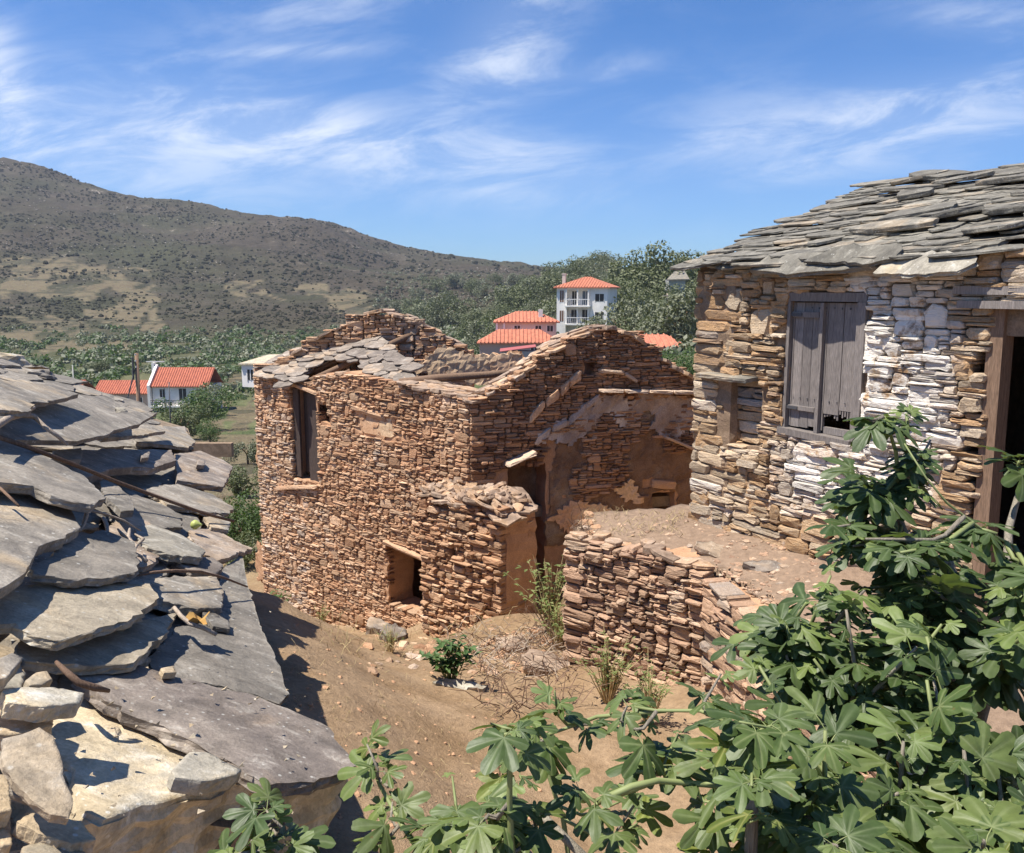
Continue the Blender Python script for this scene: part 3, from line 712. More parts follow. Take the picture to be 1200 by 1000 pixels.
# gable facing the terrace (plane B)
WB = 3.75
topB = prof(C0, B3, NB, [(550, 473), (575, 464), (598, 450), (622, 432), (645, 415), (668, 402), (690, 392), (712, 387), (735, 392), (752, 402), (762, 414), (785, 428), (812, 444), (835, 452)])
hB = recthole(C0, B3, NB, [(683, 424, 697, 438), (763, 577, 793, 611), (724, 603, 738, 612), (594, 548, 640, 720)])
ledgeL = [wallpt(C0, B3, NB, 590, 545), wallpt(C0, B3, NB, 700, 459)]
def lowplaster(a, z): # plastered and clay zone below the annex roof line
    la = wallpt(C0, B3, NB, 640, 500)[0]
    return a > la and z < np.interp(a, [la, wallpt(C0, B3, NB, 690, 470)[0], wallpt(C0, B3, NB, 811, 470)[0]], [-1.85, -1.5, -1.5]) and (mnoise.noise(Vector((a * 1.3, z * 1.3, 8))) > -.02 or z < -2.9)
core(ruin, 'wall_core', C0, B3, NB, WB, gl(C0, B3), topB, inh(hB), .5, M_mortar, front=-.028)
rubble(ruin, C0, B3, NB, WB, gl(C0, B3), topB, lambda a, z: inh(hB)(a, z) or lowplaster(a, z), lens=.125, thick=.031, mat=M_ruin, prot=.04, budget=90, rects=hB,
       tonef=lambda a, z: .35 + .3 * mnoise.noise(Vector((a * 1.6, z * 1.6, 13))), big=.02)
M_pl_grey = earth_mat('old_lime_plaster', (.33, .25, .2), (.46, .37, .31), 4, (.6, .52, .45), .5, .02)
patch(ruin, C0, B3, NB, [(640, 640), (645, 560), (660, 500), (698, 470), (811, 462), (811, 640)], M_brownplaster, -.01, 'clay_render', .06, inh(hB), -.5)
patch(ruin, C0, B3, NB, [(693, 520), (690, 480), (699, 462), (811, 462), (811, 520), (775, 512), (760, 500), (730, 500), (712, 488)], M_pl_grey, .03, 'plaster', .07, inh(hB), -.3)
patch(ruin, C0, B3, NB, [(640, 610), (665, 590), (700, 585), (740, 560), (760, 600), (755, 625), (650, 632)], M_plaster, .025, 'plaster', .07, inh(hB), -.15)
patch(ruin, C0, B3, NB, [(640, 540), (630, 505), (660, 490), (690, 470), (695, 500), (670, 520), (655, 540)], M_pl_grey, .035, 'plaster', .07, inh(hB), -.1)
def ledge(parent, O, U, N, pts, th, out, mat, name='ledge_slab', back=.1):
    """projecting flat stones along a line on a wall"""
    Q = [wallpt(O, U, N, *p) for p in pts]; Q.sort()
    for (a0, z0), (a1, z1) in zip(Q[:-1], Q[1:]):
        L = math.hypot(a1 - a0, z1 - z0); k = max(1, int(L / .3))
        for i in range(k):
            f0, f1 = i / k, (i + 1) / k; b0, b1 = a0 + (a1 - a0) * f0, a0 + (a1 - a0) * f1; y0 = z0 + (z1 - z0) * f0; s = (z1 - z0) / (a1 - a0)
            V, Fc = stone_geo(O, U, N, b0, b1, y0 - th / 2 - s * b0, y0 + th / 2 - s * b0, out * ru(.7, 1.1), back=back, slope=s)
            m_ = MB(np.array(parent.location)); m_.add(V, Fc, (.8, .1, .7)); m_.build(name, mat, parent)
ledge(ruin, C0, B3, NB, [(619, 492), (638, 472), (655, 459), (666, 450), (681, 437)], .14, .06, M_plaster, 'plaster_strip')
ledge(ruin, C0, B3, NB, [(625, 520), (645, 503), (665, 494), (685, 477), (702, 464)], .12, .05, M_pl_grey, 'plaster_strip')
ledge(ruin, C0, B3, NB, [(699, 457), (811, 459)], .05, .18, M_ruin)
ledge(ruin, C0, B3, NB, [(775, 511), (811, 526)], .05, .16, M_ruin)
ledge(ruin, C0, B3, NB, [(590, 543), (624, 528)], .05, .2, M_ruin)
ledge(ruin, C0, B3, NB, [(700, 434), (730, 437), (745, 447)], .06, .08, M_ruin)
lintel(ruin, C0, B3, NB, (763, 567), (792, 569), .12, .2, M_ruin, 'lintel', .03)
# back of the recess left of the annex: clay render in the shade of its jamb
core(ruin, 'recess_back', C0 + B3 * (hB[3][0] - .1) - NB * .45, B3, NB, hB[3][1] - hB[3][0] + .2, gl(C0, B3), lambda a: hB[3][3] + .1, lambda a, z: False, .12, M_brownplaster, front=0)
core(ruin, 'recess_back', C0 + B3 * (hB[1][0] - .15) - NB * .5, B3, NB, hB[1][1] - hB[1][0] + .3, lambda a: hB[1][2], lambda a: hB[1][3] + .2, lambda a, z: False, .12, M_brownplaster, front=0)  # panel added behind the small gable hole to keep it dark
# annex side wall at the gable's right end, reaching towards the terrace
E0 = C0 + B3 * 3.6
core(ruin, 'wall_core', E0, -A3, np.array([-.76, -.65, 0]) * 0 + unit((-.65, -.76, 0)) * 0 + -B3, 1.0, lambda a: -2.7, lambda a: -1.6 - .3 * a, lambda a, z: False, .35, M_mortar)

# far gable, inner face lit by the sun
D0 = C0 + A3 * WA
topD = prof(D0, DB3, DBN, [(298, 442), (330, 425), (372, 400), (395, 388), (415, 375), (440, 368), (465, 370), (490, 382), (515, 396), (540, 408), (556, 416), (575, 412), (612, 415)])
Dn = D0 - A3 * .0
core(ruin, 'wall_core', Dn, DB3, DBN, WB - .1, gl(Dn, DB3), topD, lambda a, z: False, .45, M_mortar)
rubble(ruin, Dn, DB3, DBN, WB - .15, lambda a: -3.0, topD, lambda a, z: False, lens=.14, thick=.045, mat=M_ruin, prot=.03, budget=40, tonef=lambda a, z: .62 + .2 * mnoise.noise(Vector((a, z, 1))))
patch(ruin, Dn, DB3, DBN, [(478, 450), (490, 425), (520, 405), (556, 417), (612, 415), (612, 450)], M_plaster, .05, 'plaster', .07, thr=-.6)
# far right wall, inner face
G0 = C0 + B3 * WB
topG = lambda a: -1.62 + .12 * math.sin(a * 2.3) + .06 * math.sin(a * 9)
core(ruin, 'wall_core', G0, A3, -unit(np.array([.65, .76, 0])), WA - .35, lambda a: -4, topG, lambda a, z: False, .45, M_mortar, front=0)
patch(ruin, G0, A3, NA, [(556, 417), (612, 412), (625, 440), (556, 445)], M_plaster, .06, 'plaster', .05, thr=-.7)

# flat capping stones along broken wall tops
def coping(parent, O, U, N, W, top, mat, key, size=(.34, .2), th=.045, dens=9, width=.5, skip=lambda a: False, front=.03, lift=.0, rows=3, jt=.1):
    k = int(W * dens)
    for r_ in range(rows):
        for i in range(k):
            a = (i + rnd()) / k * W
            if skip(a): continue
            b = front - width * (r_ + rnd() * .8 + .1) / rows
            sl = (top(min(a + .15, W)) - top(max(a - .15, 0))) / .3; sl = max(-.7, min(.7, sl))
            n = unit(-U * sl * .8 + np.array([ru(-jt, jt), ru(-jt, jt), 1])); ex, ey, n = frame(n, U + N * ru(-.5, .5))
            me = slab_lib(key, mat); o = obj('coping_stone', me, parent)
            put_matrix(o, ex, ey, n, O + U * a + N * b + np.array([0, 0, top(a) + .03 + lift + r_ * .012 + rnd() * .03]), parent, (size[0] * ru(.5, 1.2), size[1] * ru(.7, 1.3), th * 20 * ru(.6, 1.3)))
M_cope = slate_mat('pinkish_schist', (.36, .25, .18), (.45, .33, .24), (.42, .27, .16), .6, (.56, .47, .38), 1.3)
aroof = wallpt(C0, A3, NA, 480, 450)[0]
coping(ruin, C0, A3, NA, WA, topA, M_cope, 'cope', skip=lambda a: a > aroof + .2, dens=7)
coping(ruin, C0, B3, NB, WB, topB, M_cope, 'cope', (.27, .22), dens=6)
coping(ruin, Dn, DB3, DBN, WB - .1, topD, M_cope, 'cope', (.3, .22), dens=5, rows=2)

# ---- remnant of the slab roof
ROOFP = [(284, 436), (300, 428), (330, 413), (375, 395), (400, 380), (432, 370), (446, 384), (440, 398), (462, 412), (480, 430), (484, 447), (462, 447), (440, 442), (420, 430), (402, 420), (378, 428), (366, 438), (356, 450), (330, 452), (300, 440)]
EA = C0 + A3 * WA; up = unit(B3 + np.array([0, 0, .43])); rn = unit(np.cross(-A3, up)); rn = rn if rn[2] > 0 else -rn
rp0 = C0 + A3 * 3 + np.array([0, 0, -1.40])
rowsn = 0
for b in np.arange(-.32, 2.45, .155):
    a = WA + .35
    while a > .9:
        L = ru(.22, .5); a -= L * .8; q = rp0 + A3 * (a - 3) + up * b
        d = q; Yc = d[1] * cp - d[2] * sp; Zc = d[1] * sp + d[2] * cp; u_, v_ = 600 + F * d[0] / Yc, 500 - F * Zc / Yc
        if inpoly(np.array([u_ + ru(-5, 5)]), np.array([v_ + ru(-3, 3)]), ROOFP)[0]:
            n = unit(rn + up * .17 + np.array([ru(-.07, .07), ru(-.07, .07), 0])); ex, ey, n = frame(n, A3 + up * ru(-.25, .25))
            o = obj('roof_slab', slab_lib('ruinroof', M_slate_b, 12, rough=.05), ruin); put_matrix(o, ex, ey, n, q + rn * ru(.02, .08), ruin, (L * .95, ru(.24, .36), ru(.35, .7)))
for a in np.arange(2.0, WA + .2, .42):   # rafters below the slabs
    mb = MB(np.array(ruin.location)); mx = 2.0 if a > 3.6 else .55; mb.tube([rp0 + A3 * (a - 3) + up * .02 - rn * .09, rp0 + A3 * (a - 3) + up * mx - rn * .09], .05, 7); mb.build('rafter', M_woodb, ruin, True)
# the fallen ridge log
p1 = at_Y(468, 449, 11.9); p2 = at_Y(618, 434, 12.4)
mb = MB((p1 + p2) / 2); mb.tube([p1, p1 * .7 + p2 * .3 + np.array([0, 0, .015]), p1 * .3 + p2 * .7 - np.array([0, 0, .01]), p2], [.062, .058, .05, .045], 10)
mb.build('wooden_beam', M_woodb, None, True, label='bare round wooden beam lying across the open top of the orange ruin', category='beam')

# ---- stub wall in front of the corner
P1 = np.array([-.1, 9.8, 0.]); stub = thing('ruined_wall', 'short broken rubble wall stub with crumbled top standing before the orange ruin corner', 'wall', (P1[0], P1[1], -4.3))
WS = 1.42
topS = prof(P1, A3, NA, [(591, 612), (575, 596), (560, 590), (545, 588), (530, 594), (512, 584), (492, 582)])
core(stub, 'wall_core', P1 + NA * 0, A3, NA, WS, gl(P1, A3, -.2), topS, lambda a, z: False, .58, M_mortar)
rubble(stub, P1, A3, NA, WS, gl(P1, A3, -.1), topS, lens=.14, thick=.036, mat=M_ruin, prot=.06, budget=150, tonef=lambda a, z: .5 + .2 * mnoise.noise(Vector((a * 2, z * 2, 5))), big=.05)
QN = unit(np.cross(np.array([0, 0, 1.]), unit(-NA))); QN = -A3
S2 = P1 - A3 * .0
endU = -NA
topE = lambda a: -2.68 + .1 * math.sin(a * 7)
rubble(stub, S2 + A3 * .06, endU, -A3, .6, lambda a: -4.7, topE, lens=.2, thick=.06, mat=M_ruin, prot=.05, budget=60, tonef=lambda a, z: .45)
patch(stub, S2 + A3 * .05, endU, -A3, [(597, 730), (597, 655), (606, 640), (622, 632), (627, 735)], M_pl_grey, .03, 'plaster', .06, thr=-.5)
coping(stub, P1, A3, NA, WS, topS, M_cope, 'cope', (.42, .3), dens=6, rows=4, width=.6, lift=.0, jt=.28)
coping(stub, P1, A3, NA, WS, topS, M_cope, 'cope', (.2, .12), dens=14, rows=4, width=.5, lift=.05, jt=.8)

# ================================================================== TERRACE WALL
T0 = np.array([.49, 7.6, 0.]); TU = -A3; TN = NA
terr = thing('terrace_wall', 'dry stone terrace wall of thin pinkish stones below the dry grass ledge', 'wall', (T0[0], T0[1], -3.8))
topT = prof(T0, TU, TN, [(660, 634), (700, 636), (745, 645), (790, 660), (815, 668), (850, 690), (900, 735)])
topT0 = topT; topT = lambda a: min(-2.22, max(topT0(a), -2.37)) + .02 * math.sin(a * 9)
WT = 1.44
core(terr, 'wall_core', T0, TU, TN, WT, gl(T0 + TN * .3, TU, -.2), lambda a: topT(a) - .01, lambda a, z: False, .42, M_mortar)
rubble(terr, T0, TU, TN, WT, gl(T0 + TN * .3, TU, -.1), topT, lens=.11, thick=.032, mat=M_terr, prot=.05, budget=200, tonef=lambda a, z: .5 + .2 * mnoise.noise(Vector((a * 2, z * 2, 15))), big=.05)
coping(terr, T0, TU, TN, WT, topT, M_cope, 'cope', (.24, .18), dens=5, rows=1, width=.2)
t0 = T0 + TU * WT; t1 = np.array([1.75, 5.9, 0]); t2 = np.array([2.1, 3.0, 0])
for (a_, b_) in ((t0, t1), (t1, t2)):
    U_ = unit(b_ - a_); N_ = unit(np.cross(U_, np.array([0, 0, 1.]))); W_ = float(np.linalg.norm(b_ - a_))
    if N_[0] > 0: N_ = -N_
    tp = lambda a: -2.33 + .03 * math.sin(a * 6)
    core(terr, 'wall_core', a_, U_, N_, W_, gl(a_ + N_ * .3, U_, -.2), tp, lambda a, z: False, .35, M_mortar)
    rubble(terr, a_, U_, N_, W_, gl(a_ + N_ * .3, U_, -.1), tp, lens=.17, thick=.055, mat=M_terr, prot=.06, budget=45, tones=(.3, .8))
# ================================================================== HUT ON THE RIGHT
H0 = np.array([1.71, 8.0, 0.]); HU = unit((.525, -.85, 0)); HN = unit((-.85, -.525, 0)); HUP = -HN
hut = thing('stone_hut', 'stone hut with layered slab roof, weathered grey shutters and patches of whitewash', 'house', (H0[0], H0[1], -2.15))
WH = 4.6
def hp(u, v): return wallpt(H0, HU, HN, u, v)
win = recthole(H0, HU, HN, [(919, 343, 1011, 515)])[0]; door = (hp(1158, 450)[0], hp(1158, 450)[0] + .95, -2.2, hp(1178, 362)[1])
topH = lambda a: .17 + .0 * a
holeH = inh([win, door]); nich = recthole(H0, HU, HN, [(849, 443, 887, 519)])[0]
def wash(a, z):
    c = hp(1040, 425); c2 = hp(945, 555); c3 = hp(1010, 560); c4 = hp(880, 610)
    v = max(math.exp(-((a - c[0] - .04) / .44) ** 4 - ((z - c[1] + .05) / .85) ** 4), .9 * math.exp(-((a - c2[0]) / .3) ** 2 - ((z - c2[1]) / .3) ** 2), .75 * math.exp(-((a - c3[0]) / .5) ** 2 - ((z - c3[1]) / .35) ** 2))
    v = v * (1 + .7 * mnoise.noise(Vector((a * 3.1, z * 4, 3)))) ; return min(1, v * 1.25) if v > .12 else (.4 if rnd() < .04 else 0)
core(hut, 'wall_core', H0, HU, HN, WH, gl(H0 + HN * .3, HU, -.1), lambda a: topH(a) + .12, inh([win, nich, (door[0] - .42, door[1] + .3, door[2], door[3])]), .5, M_mortar2, front=-.034)
nst = rubble(hut, H0, HU, HN, WH, gl(H0 + HN * .2, HU, -.05), topH, lambda a, z: holeH(a, z) or inh([nich])(a, z), lens=.2, thick=.044, mat=M_house, prot=.024, budget=290, rects=[win, door, nich], wash=wash, big=.06,
       tonef=lambda a, z: .52 + .2 * mnoise.noise(Vector((a * 1.2, z * 1.4, 25))))
rubble(hut, H0 + HU * nich[0] - HN * .10, HU, HN, nich[1] - nich[0], lambda a: nich[2], lambda a: nich[3], lens=.16, thick=.045, mat=M_house, budget=12, prot=.02)
for (u0, v0, u1, v1) in [(812, 337, 858, 367), (812, 425, 850, 432), (808, 538, 860, 558), (810, 562, 858, 590)]:
    pass
core(hut, 'niche_back', H0 + HU * (nich[0] - .06), HU, HN, nich[1] - nich[0] + .12, lambda a: nich[2] + .2, lambda a: nich[3] + .08, lambda a, z: False, .12, M_mortar2, front=-.15)
# gable wall going back from the corner
core(hut, 'wall_core', H0 + HU * .03, HUP, -HU, 5.2, lambda a: -2.6, lambda a: .1 + (.95 * min(a, 5.2 - a) / 2.6), lambda a, z: False, .45, M_mortar2, front=0)
core(hut, 'wall_core', H0 + HU * WH, HUP, HU, 5.2, lambda a: -2.6, lambda a: .1 + (.95 * min(a, 5.2 - a) / 2.6), lambda a, z: False, .45, M_mortar2, front=0)
core(hut, 'wall_core', H0 + HUP * 5.2, HU, HN, WH, lambda a: -2.6, lambda a: .1, lambda a, z: False, .45, M_mortar2)
patch(hut, H0, HU, HN, [(800, 320), (1250, 250), (1250, 760), (800, 640)], M_house, .002, 'mortar', .03, lambda a, z: holeH(a, z) or inh([nich])(a, z) or inh([(nich[0] - .1, nich[1] + .1, nich[2] - .08, nich[3] + .08)])(a, z) or a < .05 or a > door[0] - .1 or z > topH(a) - .05 or z < -2.3, .10, tonef=lambda a, z: (.45, wash(a, z), .75))
# window: frame, two boarded shutters
hl = np.array(hut.location); Z1 = np.array([0, 0, 1.])
def bx(name, mat, a0, a1, z0, z1, d0, d1, parent=None, rot=0, loc=None):
    par = parent or hut; m_ = MB(H0 + HU * (a0 + a1) / 2 + HN * (d0 + d1) / 2 + Z1 * (z0 + z1) / 2)
    c, s_ = math.cos(rot), math.sin(rot); ex = HU * c + Z1 * s_; ez = -HU * s_ + Z1 * c
    m_.box(m_.o, ex, HN, ez, (a1 - a0) / 2, (d1 - d0) / 2, (z1 - z0) / 2); o = m_.build(name, mat, par)
    ploc = hl if parent is None else hl + np.array(parent.location)
    o.location = tuple(m_.o - ploc); return o
a0, a1, z0, z1 = win; wf = bx('window_frame', M_wood, a0 - .0, a1, z1 - .07, z1, -.12, .0)
bx('frame_post', M_wood, a0, a0 + .03, z0, z1 - .072, -.12, -.005, wf); bx('frame_post', M_wood, a1 - .075, a1, z0, z1 - .072, -.1, .005, wf)
bx('sill', M_wood, a0 - .02, a1 - .06, z0 - .02, z0 + .035, -.12, .03, wf, rot=-.03)
mid = (a0 + a1) / 2 - .02
k = 0
s1 = bx('shutter', M_wood, a0 + .035, a0 + .05, z0 + .06, z1 - .08, -.075, -.045)
edges = np.linspace(a0 + .052, mid - .035, 4)
for e0, e1 in zip(edges[:-1], edges[1:]): bx('plank', M_wood, e0 + .002, e1 - .002, z0 + .05 + ru(0, .03), z1 - .08, -.07 + ru(-.004, .004), -.048, s1)
bx('batten', M_wood, a0 + .04, mid - .05, z0 + .2, z0 + .235, -.047, -.022, s1); bx('batten', M_wood, a0 + .04, mid - .05, z1 - .2, z1 - .155, -.047, -.022, s1); bx('shutter_stile', M_wood, mid - .033, mid, z0 + .03, z1 - .08, -.066, -.01, s1)
s2 = bx('shutter', M_wood, mid + .004, mid + .02, z0 + .06, z1 - .08, -.072, -.045)
edges = np.linspace(mid + .022, a1 - .08, 3)
for i, (e0, e1) in enumerate(zip(edges[:-1], edges[1:])):
    if i == 0: bx('plank', M_wood, e0 + .002, e1 - .002, z0 + .2, z1 - .08, -.068, -.046, s2)
    else: bx('plank', M_wood, e0 + .002, e1 - .002, z0 + .24, z1 - .08, -.071, -.05, s2)
for i in range(12): # splintered board ends above the hole
    a_ = mid + .03 + i * (a1 - .11 - mid) / 12; bx('splinter', M_wood, a_, a_ + .012, z0 + .16 + ru(-.02, .05), z0 + .25, -.066, -.052, s2)
bx('plank', M_wood, mid + .02, a1 - .08, z0 + .035, z0 + .09, -.09, -.06, s2)
for zz in (z0 + .217, z1 - .178):
    bx('hinge', M_iron, a0 + .0, a0 + .14, zz - .012, zz + .012, -.021, -.014, s1)
for aa in np.linspace(a0 + .07, a1 - .1, 9):
    for zz in (z1 - .12, z0 + .30): bx('nail', M_iron, aa - .004, aa + .004, zz - .004 + ru(-.01, .01), zz + .004, -.05, -.040, s1)
# door frame, planks over it
dz1 = door[3]
bx('door_post', M_woodb, door[0] - .03, door[0] + .075, -2.2, dz1 + .02, -.14, -.01, rot=.012); bx('door_lintel', M_wood, door[0] - .22, door[1] + .4, dz1 + .0, dz1 + .05, -.35, .07); bx('door_lintel', M_wood, door[0] - .28, door[1] + .3, dz1 + .085, dz1 + .14, -.35, .03, rot=-.01)
# niche lintel: a projecting flat stone
c = hp(855, 437)
for (pa, pb, th, out) in [((822, 438), (889, 437), .04, .22), ]:
    aa0 = hp(*pa)[0]; aa1 = hp(*pb)[0]; V, Fc, sm = slab_data([(0, 0), (aa1 - aa0, .02), (aa1 - aa0 - .02, -.2), (.04, -.18)], th, 20, 3, .015, .003)
    o = obj('shelf_stone', make_mesh('shelf', V, Fc, M_slate_r, (.5, 0, .5), sm), hut); ex, ey, n = frame(unit(np.array([0, 0, 1.]) + HN * .12), HU); 
    put_matrix(o, ex, ey, n, H0 + HU * aa0 + HN * (-.06 if ey.dot(HN) < 0 else -.06) + Z1 * c[1], hut)
    if ey.dot(HN) > 0: pass

# ---- hut roof in overlapping courses
UPS = unit(HUP + np.array([0, 0, .335])); RN = unit(np.cross(HU, UPS)); RN = RN if RN[2] > 0 else -RN
EV = H0 + HN * .09 + np.array([0, 0, .165])
RL = 2.95
mb = MB(hl)
dk = [EV + HU * .1 + UPS * .28 - RN * .05, EV + HU * (WH) + UPS * .28 - RN * .05, EV + HU * (WH) + UPS * RL - RN * .05, EV + HU * .1 + UPS * RL - RN * .05]
mb.add(dk + [q - RN * .05 for q in dk], [(0, 1, 2, 3), (7, 6, 5, 4), (0, 4, 5, 1), (1, 5, 6, 2), (2, 6, 7, 3), (3, 7, 4, 0)]); mb.build('roof_deck', M_deck, hut)
UPB = unit(-HUP + np.array([0, 0, .335])); TOP = EV + UPS * RL
dk = [TOP + HU * .1 - RN * .05, TOP + HU * WH - RN * .05, TOP + HU * WH - UPB * 2.9 - RN * .05, TOP + HU * .1 - UPB * 2.9 - RN * .05]
mb = MB(hl); mb.add(dk + [q - np.array([0, 0, .06]) for q in dk], [(0, 3, 2, 1), (7, 4, 5, 6), (0, 1, 5, 4), (1, 2, 6, 5), (2, 3, 7, 6), (3, 0, 4, 7)]); mb.build('roof_deck', M_deck, hut)
adoor = hp(1142, 310)[0]
nroof = 0
for ri, b in enumerate(np.arange(.12, RL - .05, .092)):
    a = -.12 + ru(-.12, .1) + .0 * b
    while a < WH + .1:
        L = ru(.2, .7) if rnd() < .8 else ru(.15, .3)
        if b < .40 and a + L * .5 > adoor: break
        n = unit(RN + UPS * ru(.07, .16) + HU * ru(-.035, .035)); ex, ey, n = frame(n, HU + UPS * ru(-.12, .12))
        o = obj('roof_slab', slab_lib('hutroof', M_slate_r, 18, 16, rough=.04, rel=.006), hut)
        put_matrix(o, ex, ey, n, EV + HU * (a + L / 2) + UPS * (b - .02 + ru(-.05, .05)) + RN * (.05 + ru(0, .035)), hut, (L * 1.06, ru(.24, .36), ru(.28, .6)))
        a += L * ru(.84, .97); nroof += 1
for i in range(16): # odd slabs lying loose over the courses
    a, b = ru(.0, 3.4), ru(.5, 2.8); n = unit(RN + UPS * ru(.0, .2) + HU * ru(-.08, .08)); ex, ey, n = frame(n, HU + UPS * ru(-.5, .5))
    o = obj('roof_slab', slab_lib('hutroof', M_slate_r), hut); put_matrix(o, ex, ey, n, EV + HU * a + UPS * b + RN * .13, hut, (ru(.3, .7), ru(.25, .35), ru(.6, 1.0)))
def px_slab(parent, pts, plane_p, plane_n, th, mat, name='roof_slab', nseg=26, layers=4, rough=.02, rel=.005, lift=0.0, **props):
    P = [on_plane(u, v, plane_p + plane_n * lift, plane_n) for u, v in pts]; c = sum(P) / len(P)
    ex, ey, n = frame(plane_n, np.array([1, .1, 0])); Q = [(float(np.dot(p - c, ex)), float(np.dot(p - c, ey))) for p in P]
    V, Fc, sm = slab_data(Q, th, nseg, layers, rough, rel); o = obj(name, make_mesh(name, V, Fc, mat, (.5, 0, .5), sm), parent, **props)
    put_matrix(o, ex, ey, n, c, parent); return o
RE = unit(RN + UPS * .05)
for pts, lf, mt, th in [([(800, 307), (815, 303), (860, 302), (905, 298), (878, 312), (855, 314)], .015, M_slate_r, .03),
                    ([(878, 316), (900, 299), (945, 296), (1010, 293), (1055, 291), (1025, 312), (960, 318), (915, 320)], .035, M_slate_r, .045),
                    ([(1022, 320), (1052, 297), (1100, 294), (1140, 297), (1143, 307), (1120, 317), (1075, 321)], .04, M_slate_p, .04),
                    ([(940, 306), (985, 287), (1060, 285), (1050, 303), (1010, 309)], .075, M_slate_r, .035)]:
    pn = unit(RE + HN * .62); px_slab(hut, pts, EV + RN * .02, pn, th, mt, nseg=30, lift=lf, rough=.03)
# stones heaped between roof and door lintel
core(hut, 'wall_core', H0 + HU * (adoor + .02), HU, HN, WH - adoor - .02, lambda a: .0, lambda a: .24, lambda a, z: False, .5, M_mortar2, front=-.05)
rubble(hut, H0 + HU * (adoor - .05), HU, HN, WH - adoor, lambda a: .15, lambda a: .25, lens=.16, thick=.06, mat=M_house, prot=.05, budget=30, tonef=lambda a, z: .7, wash=lambda a, z: .25 if rnd() < .3 else 0)
# ================================================================== NEAR HOUSE, SLAB ROOF
LE = np.array([-.383, .924, 0]); LUP = unit((-.924, -.383, .40)); LN = unit(np.cross(LUP, LE)); LN = LN if LN[2] > 0 else -LN
L0 = np.array([-.545, 2.65, -1.6])
near = thing('slab_roof_house', 'low stone house whose sagging roof of big grey slabs lies below the viewer', 'house', (-1.8, 5.6, -4.0))
nl_ = np.array(near.location)
def roof_z(x, y): return -1.6 + .4 * ((x - L0[0]) * -.924 + (y - L0[1]) * -.383)
# deck
def lp(e, s_, h=0): return L0 + LE * e + LUP * s_ + LN * h
mb = MB(nl_); RLN = 8.0
V = []
ne, ns_ = 24, 16
for i in range(ne + 1):
    for j in range(ns_ + 1):
        e, s_ = -.25 + i * (RLN + .2) / ne, .22 + j * 3.6 / ns_
        V.append(lp(e, s_, -.09 + .03 * mnoise.noise(Vector((e, s_, 0)))))
mb.add(V, [(i * (ns_ + 1) + j, i * (ns_ + 1) + j + 1, (i + 1) * (ns_ + 1) + j + 1, (i + 1) * (ns_ + 1) + j) for i in range(ne) for j in range(ns_)])
mb.build('roof_deck', M_deck, near)
# walls below the eave
WN = unit((.924, .383, 0)); w0 = lp(0, .3); w0[2] = 0
core(near, 'wall_core', w0 - LE * .2, LE, WN, RLN, gl(w0 + WN * .3, LE, -.1), lambda a: -1.56, lambda a, z: False, .45, M_mortar2)
rubble(near, w0 - LE * .2, LE, WN, RLN, gl(w0 + WN * .3, LE, -.1), lambda a: -1.57, lens=.28, thick=.09, mat=M_house, budget=0)
GN = -LE; g0 = w0 - LE * .2; g0[2] = 0
core(near, 'wall_core', g0, -WN, GN, 3.6, lambda a: -4, lambda a: -1.86 + .4 * a, lambda a, z: False, .4, M_mortar2)
rubble(near, g0, -WN, GN, 3.4, lambda a: -2.8, lambda a: -1.85 + .4 * a, lens=.2, thick=.075, mat=M_house, budget=40, prot=.07, tonef=lambda a, z: .6)
# fill of ordinary overlapping slabs
row = 0
def proj0(p): Yc = p[1] * cp - p[2] * sp; Zc = p[1] * sp + p[2] * cp; return 600 + F * p[0] / Yc, 500 - F * Zc / Yc
for s_ in np.arange(.26, 4.1, .30):
    e = -.35 + ru(-.15, .15)
    while e < RLN + .1:
        L = ru(.35, .75); a, b = e + L / 2, s_ + ru(-.05, .05)
        n = unit(LN + LUP * ru(.04, .12) + LE * ru(-.04, .04)); ex, ey, n = frame(n, LE + LUP * ru(-.2, .2))
        pu, pv = proj0(lp(a, s_ - .27))
        if (e > .9 or s_ > .55) and pu < np.interp(pv, [420, 500, 547, 600, 643, 730, 815, 890], [180, 205, 262, 266, 286, 296, 330, 405]) - 2:
            o = obj('roof_slab', slab_lib('nearroof', R.choice([M_slate, M_slate, M_slate_r]), 16, 22, layers=3, rough=.035, rel=.005), near)
            put_matrix(o, ex, ey, n, lp(a, b, -.03 + ru(0, .02)), near, (L * 1.1, ru(.42, .58), ru(.4, .8)))
        e += L * ru(.8, .95)
def nslab(pts, h, mat, th=.05, te=0.0, tu=0.0, name='roof_slab', nseg=60, rough=.02, rel=.004, parent=near, layers=4, **props):
    if h > .12: h *= 1.12
    uc = sum(p[0] for p in pts) / len(pts); vc = sum(p[1] for p in pts) / len(pts)
    c = on_plane(uc, vc, L0 + LN * h, LN); n = unit(LN + LE * te + LUP * tu)
    size = math.sqrt(abs(pts[0][0] - uc)) 
    P = [on_plane(u, v, c, n) for u, v in pts]; cc = sum(P) / len(P); ex, ey, n = frame(n, np.array([1, .2, 0]))
    Q = [(float(np.dot(p - cc, ex)), float(np.dot(p - cc, ey))) for p in P]
    per = sum(math.hypot(Q[i][0] - Q[i - 1][0], Q[i][1] - Q[i - 1][1]) for i in range(len(Q)))
    th = th if th > .2 else th * .72
    V, Fc, sm = slab_data(Q, th, nseg, layers if th < .2 else 11, (.04 if th > .2 else min(rough, per * .010)), min(rel, per * .0022)); o = obj(name, make_mesh(name, V, Fc, mat, (.5, 0, .5), sm), parent, **props)
    put_matrix(o, ex, ey, n, cc, parent); return o
G, O_, PZ, B_ = M_slate, M_slate_o, M_slate_p, M_slate_b
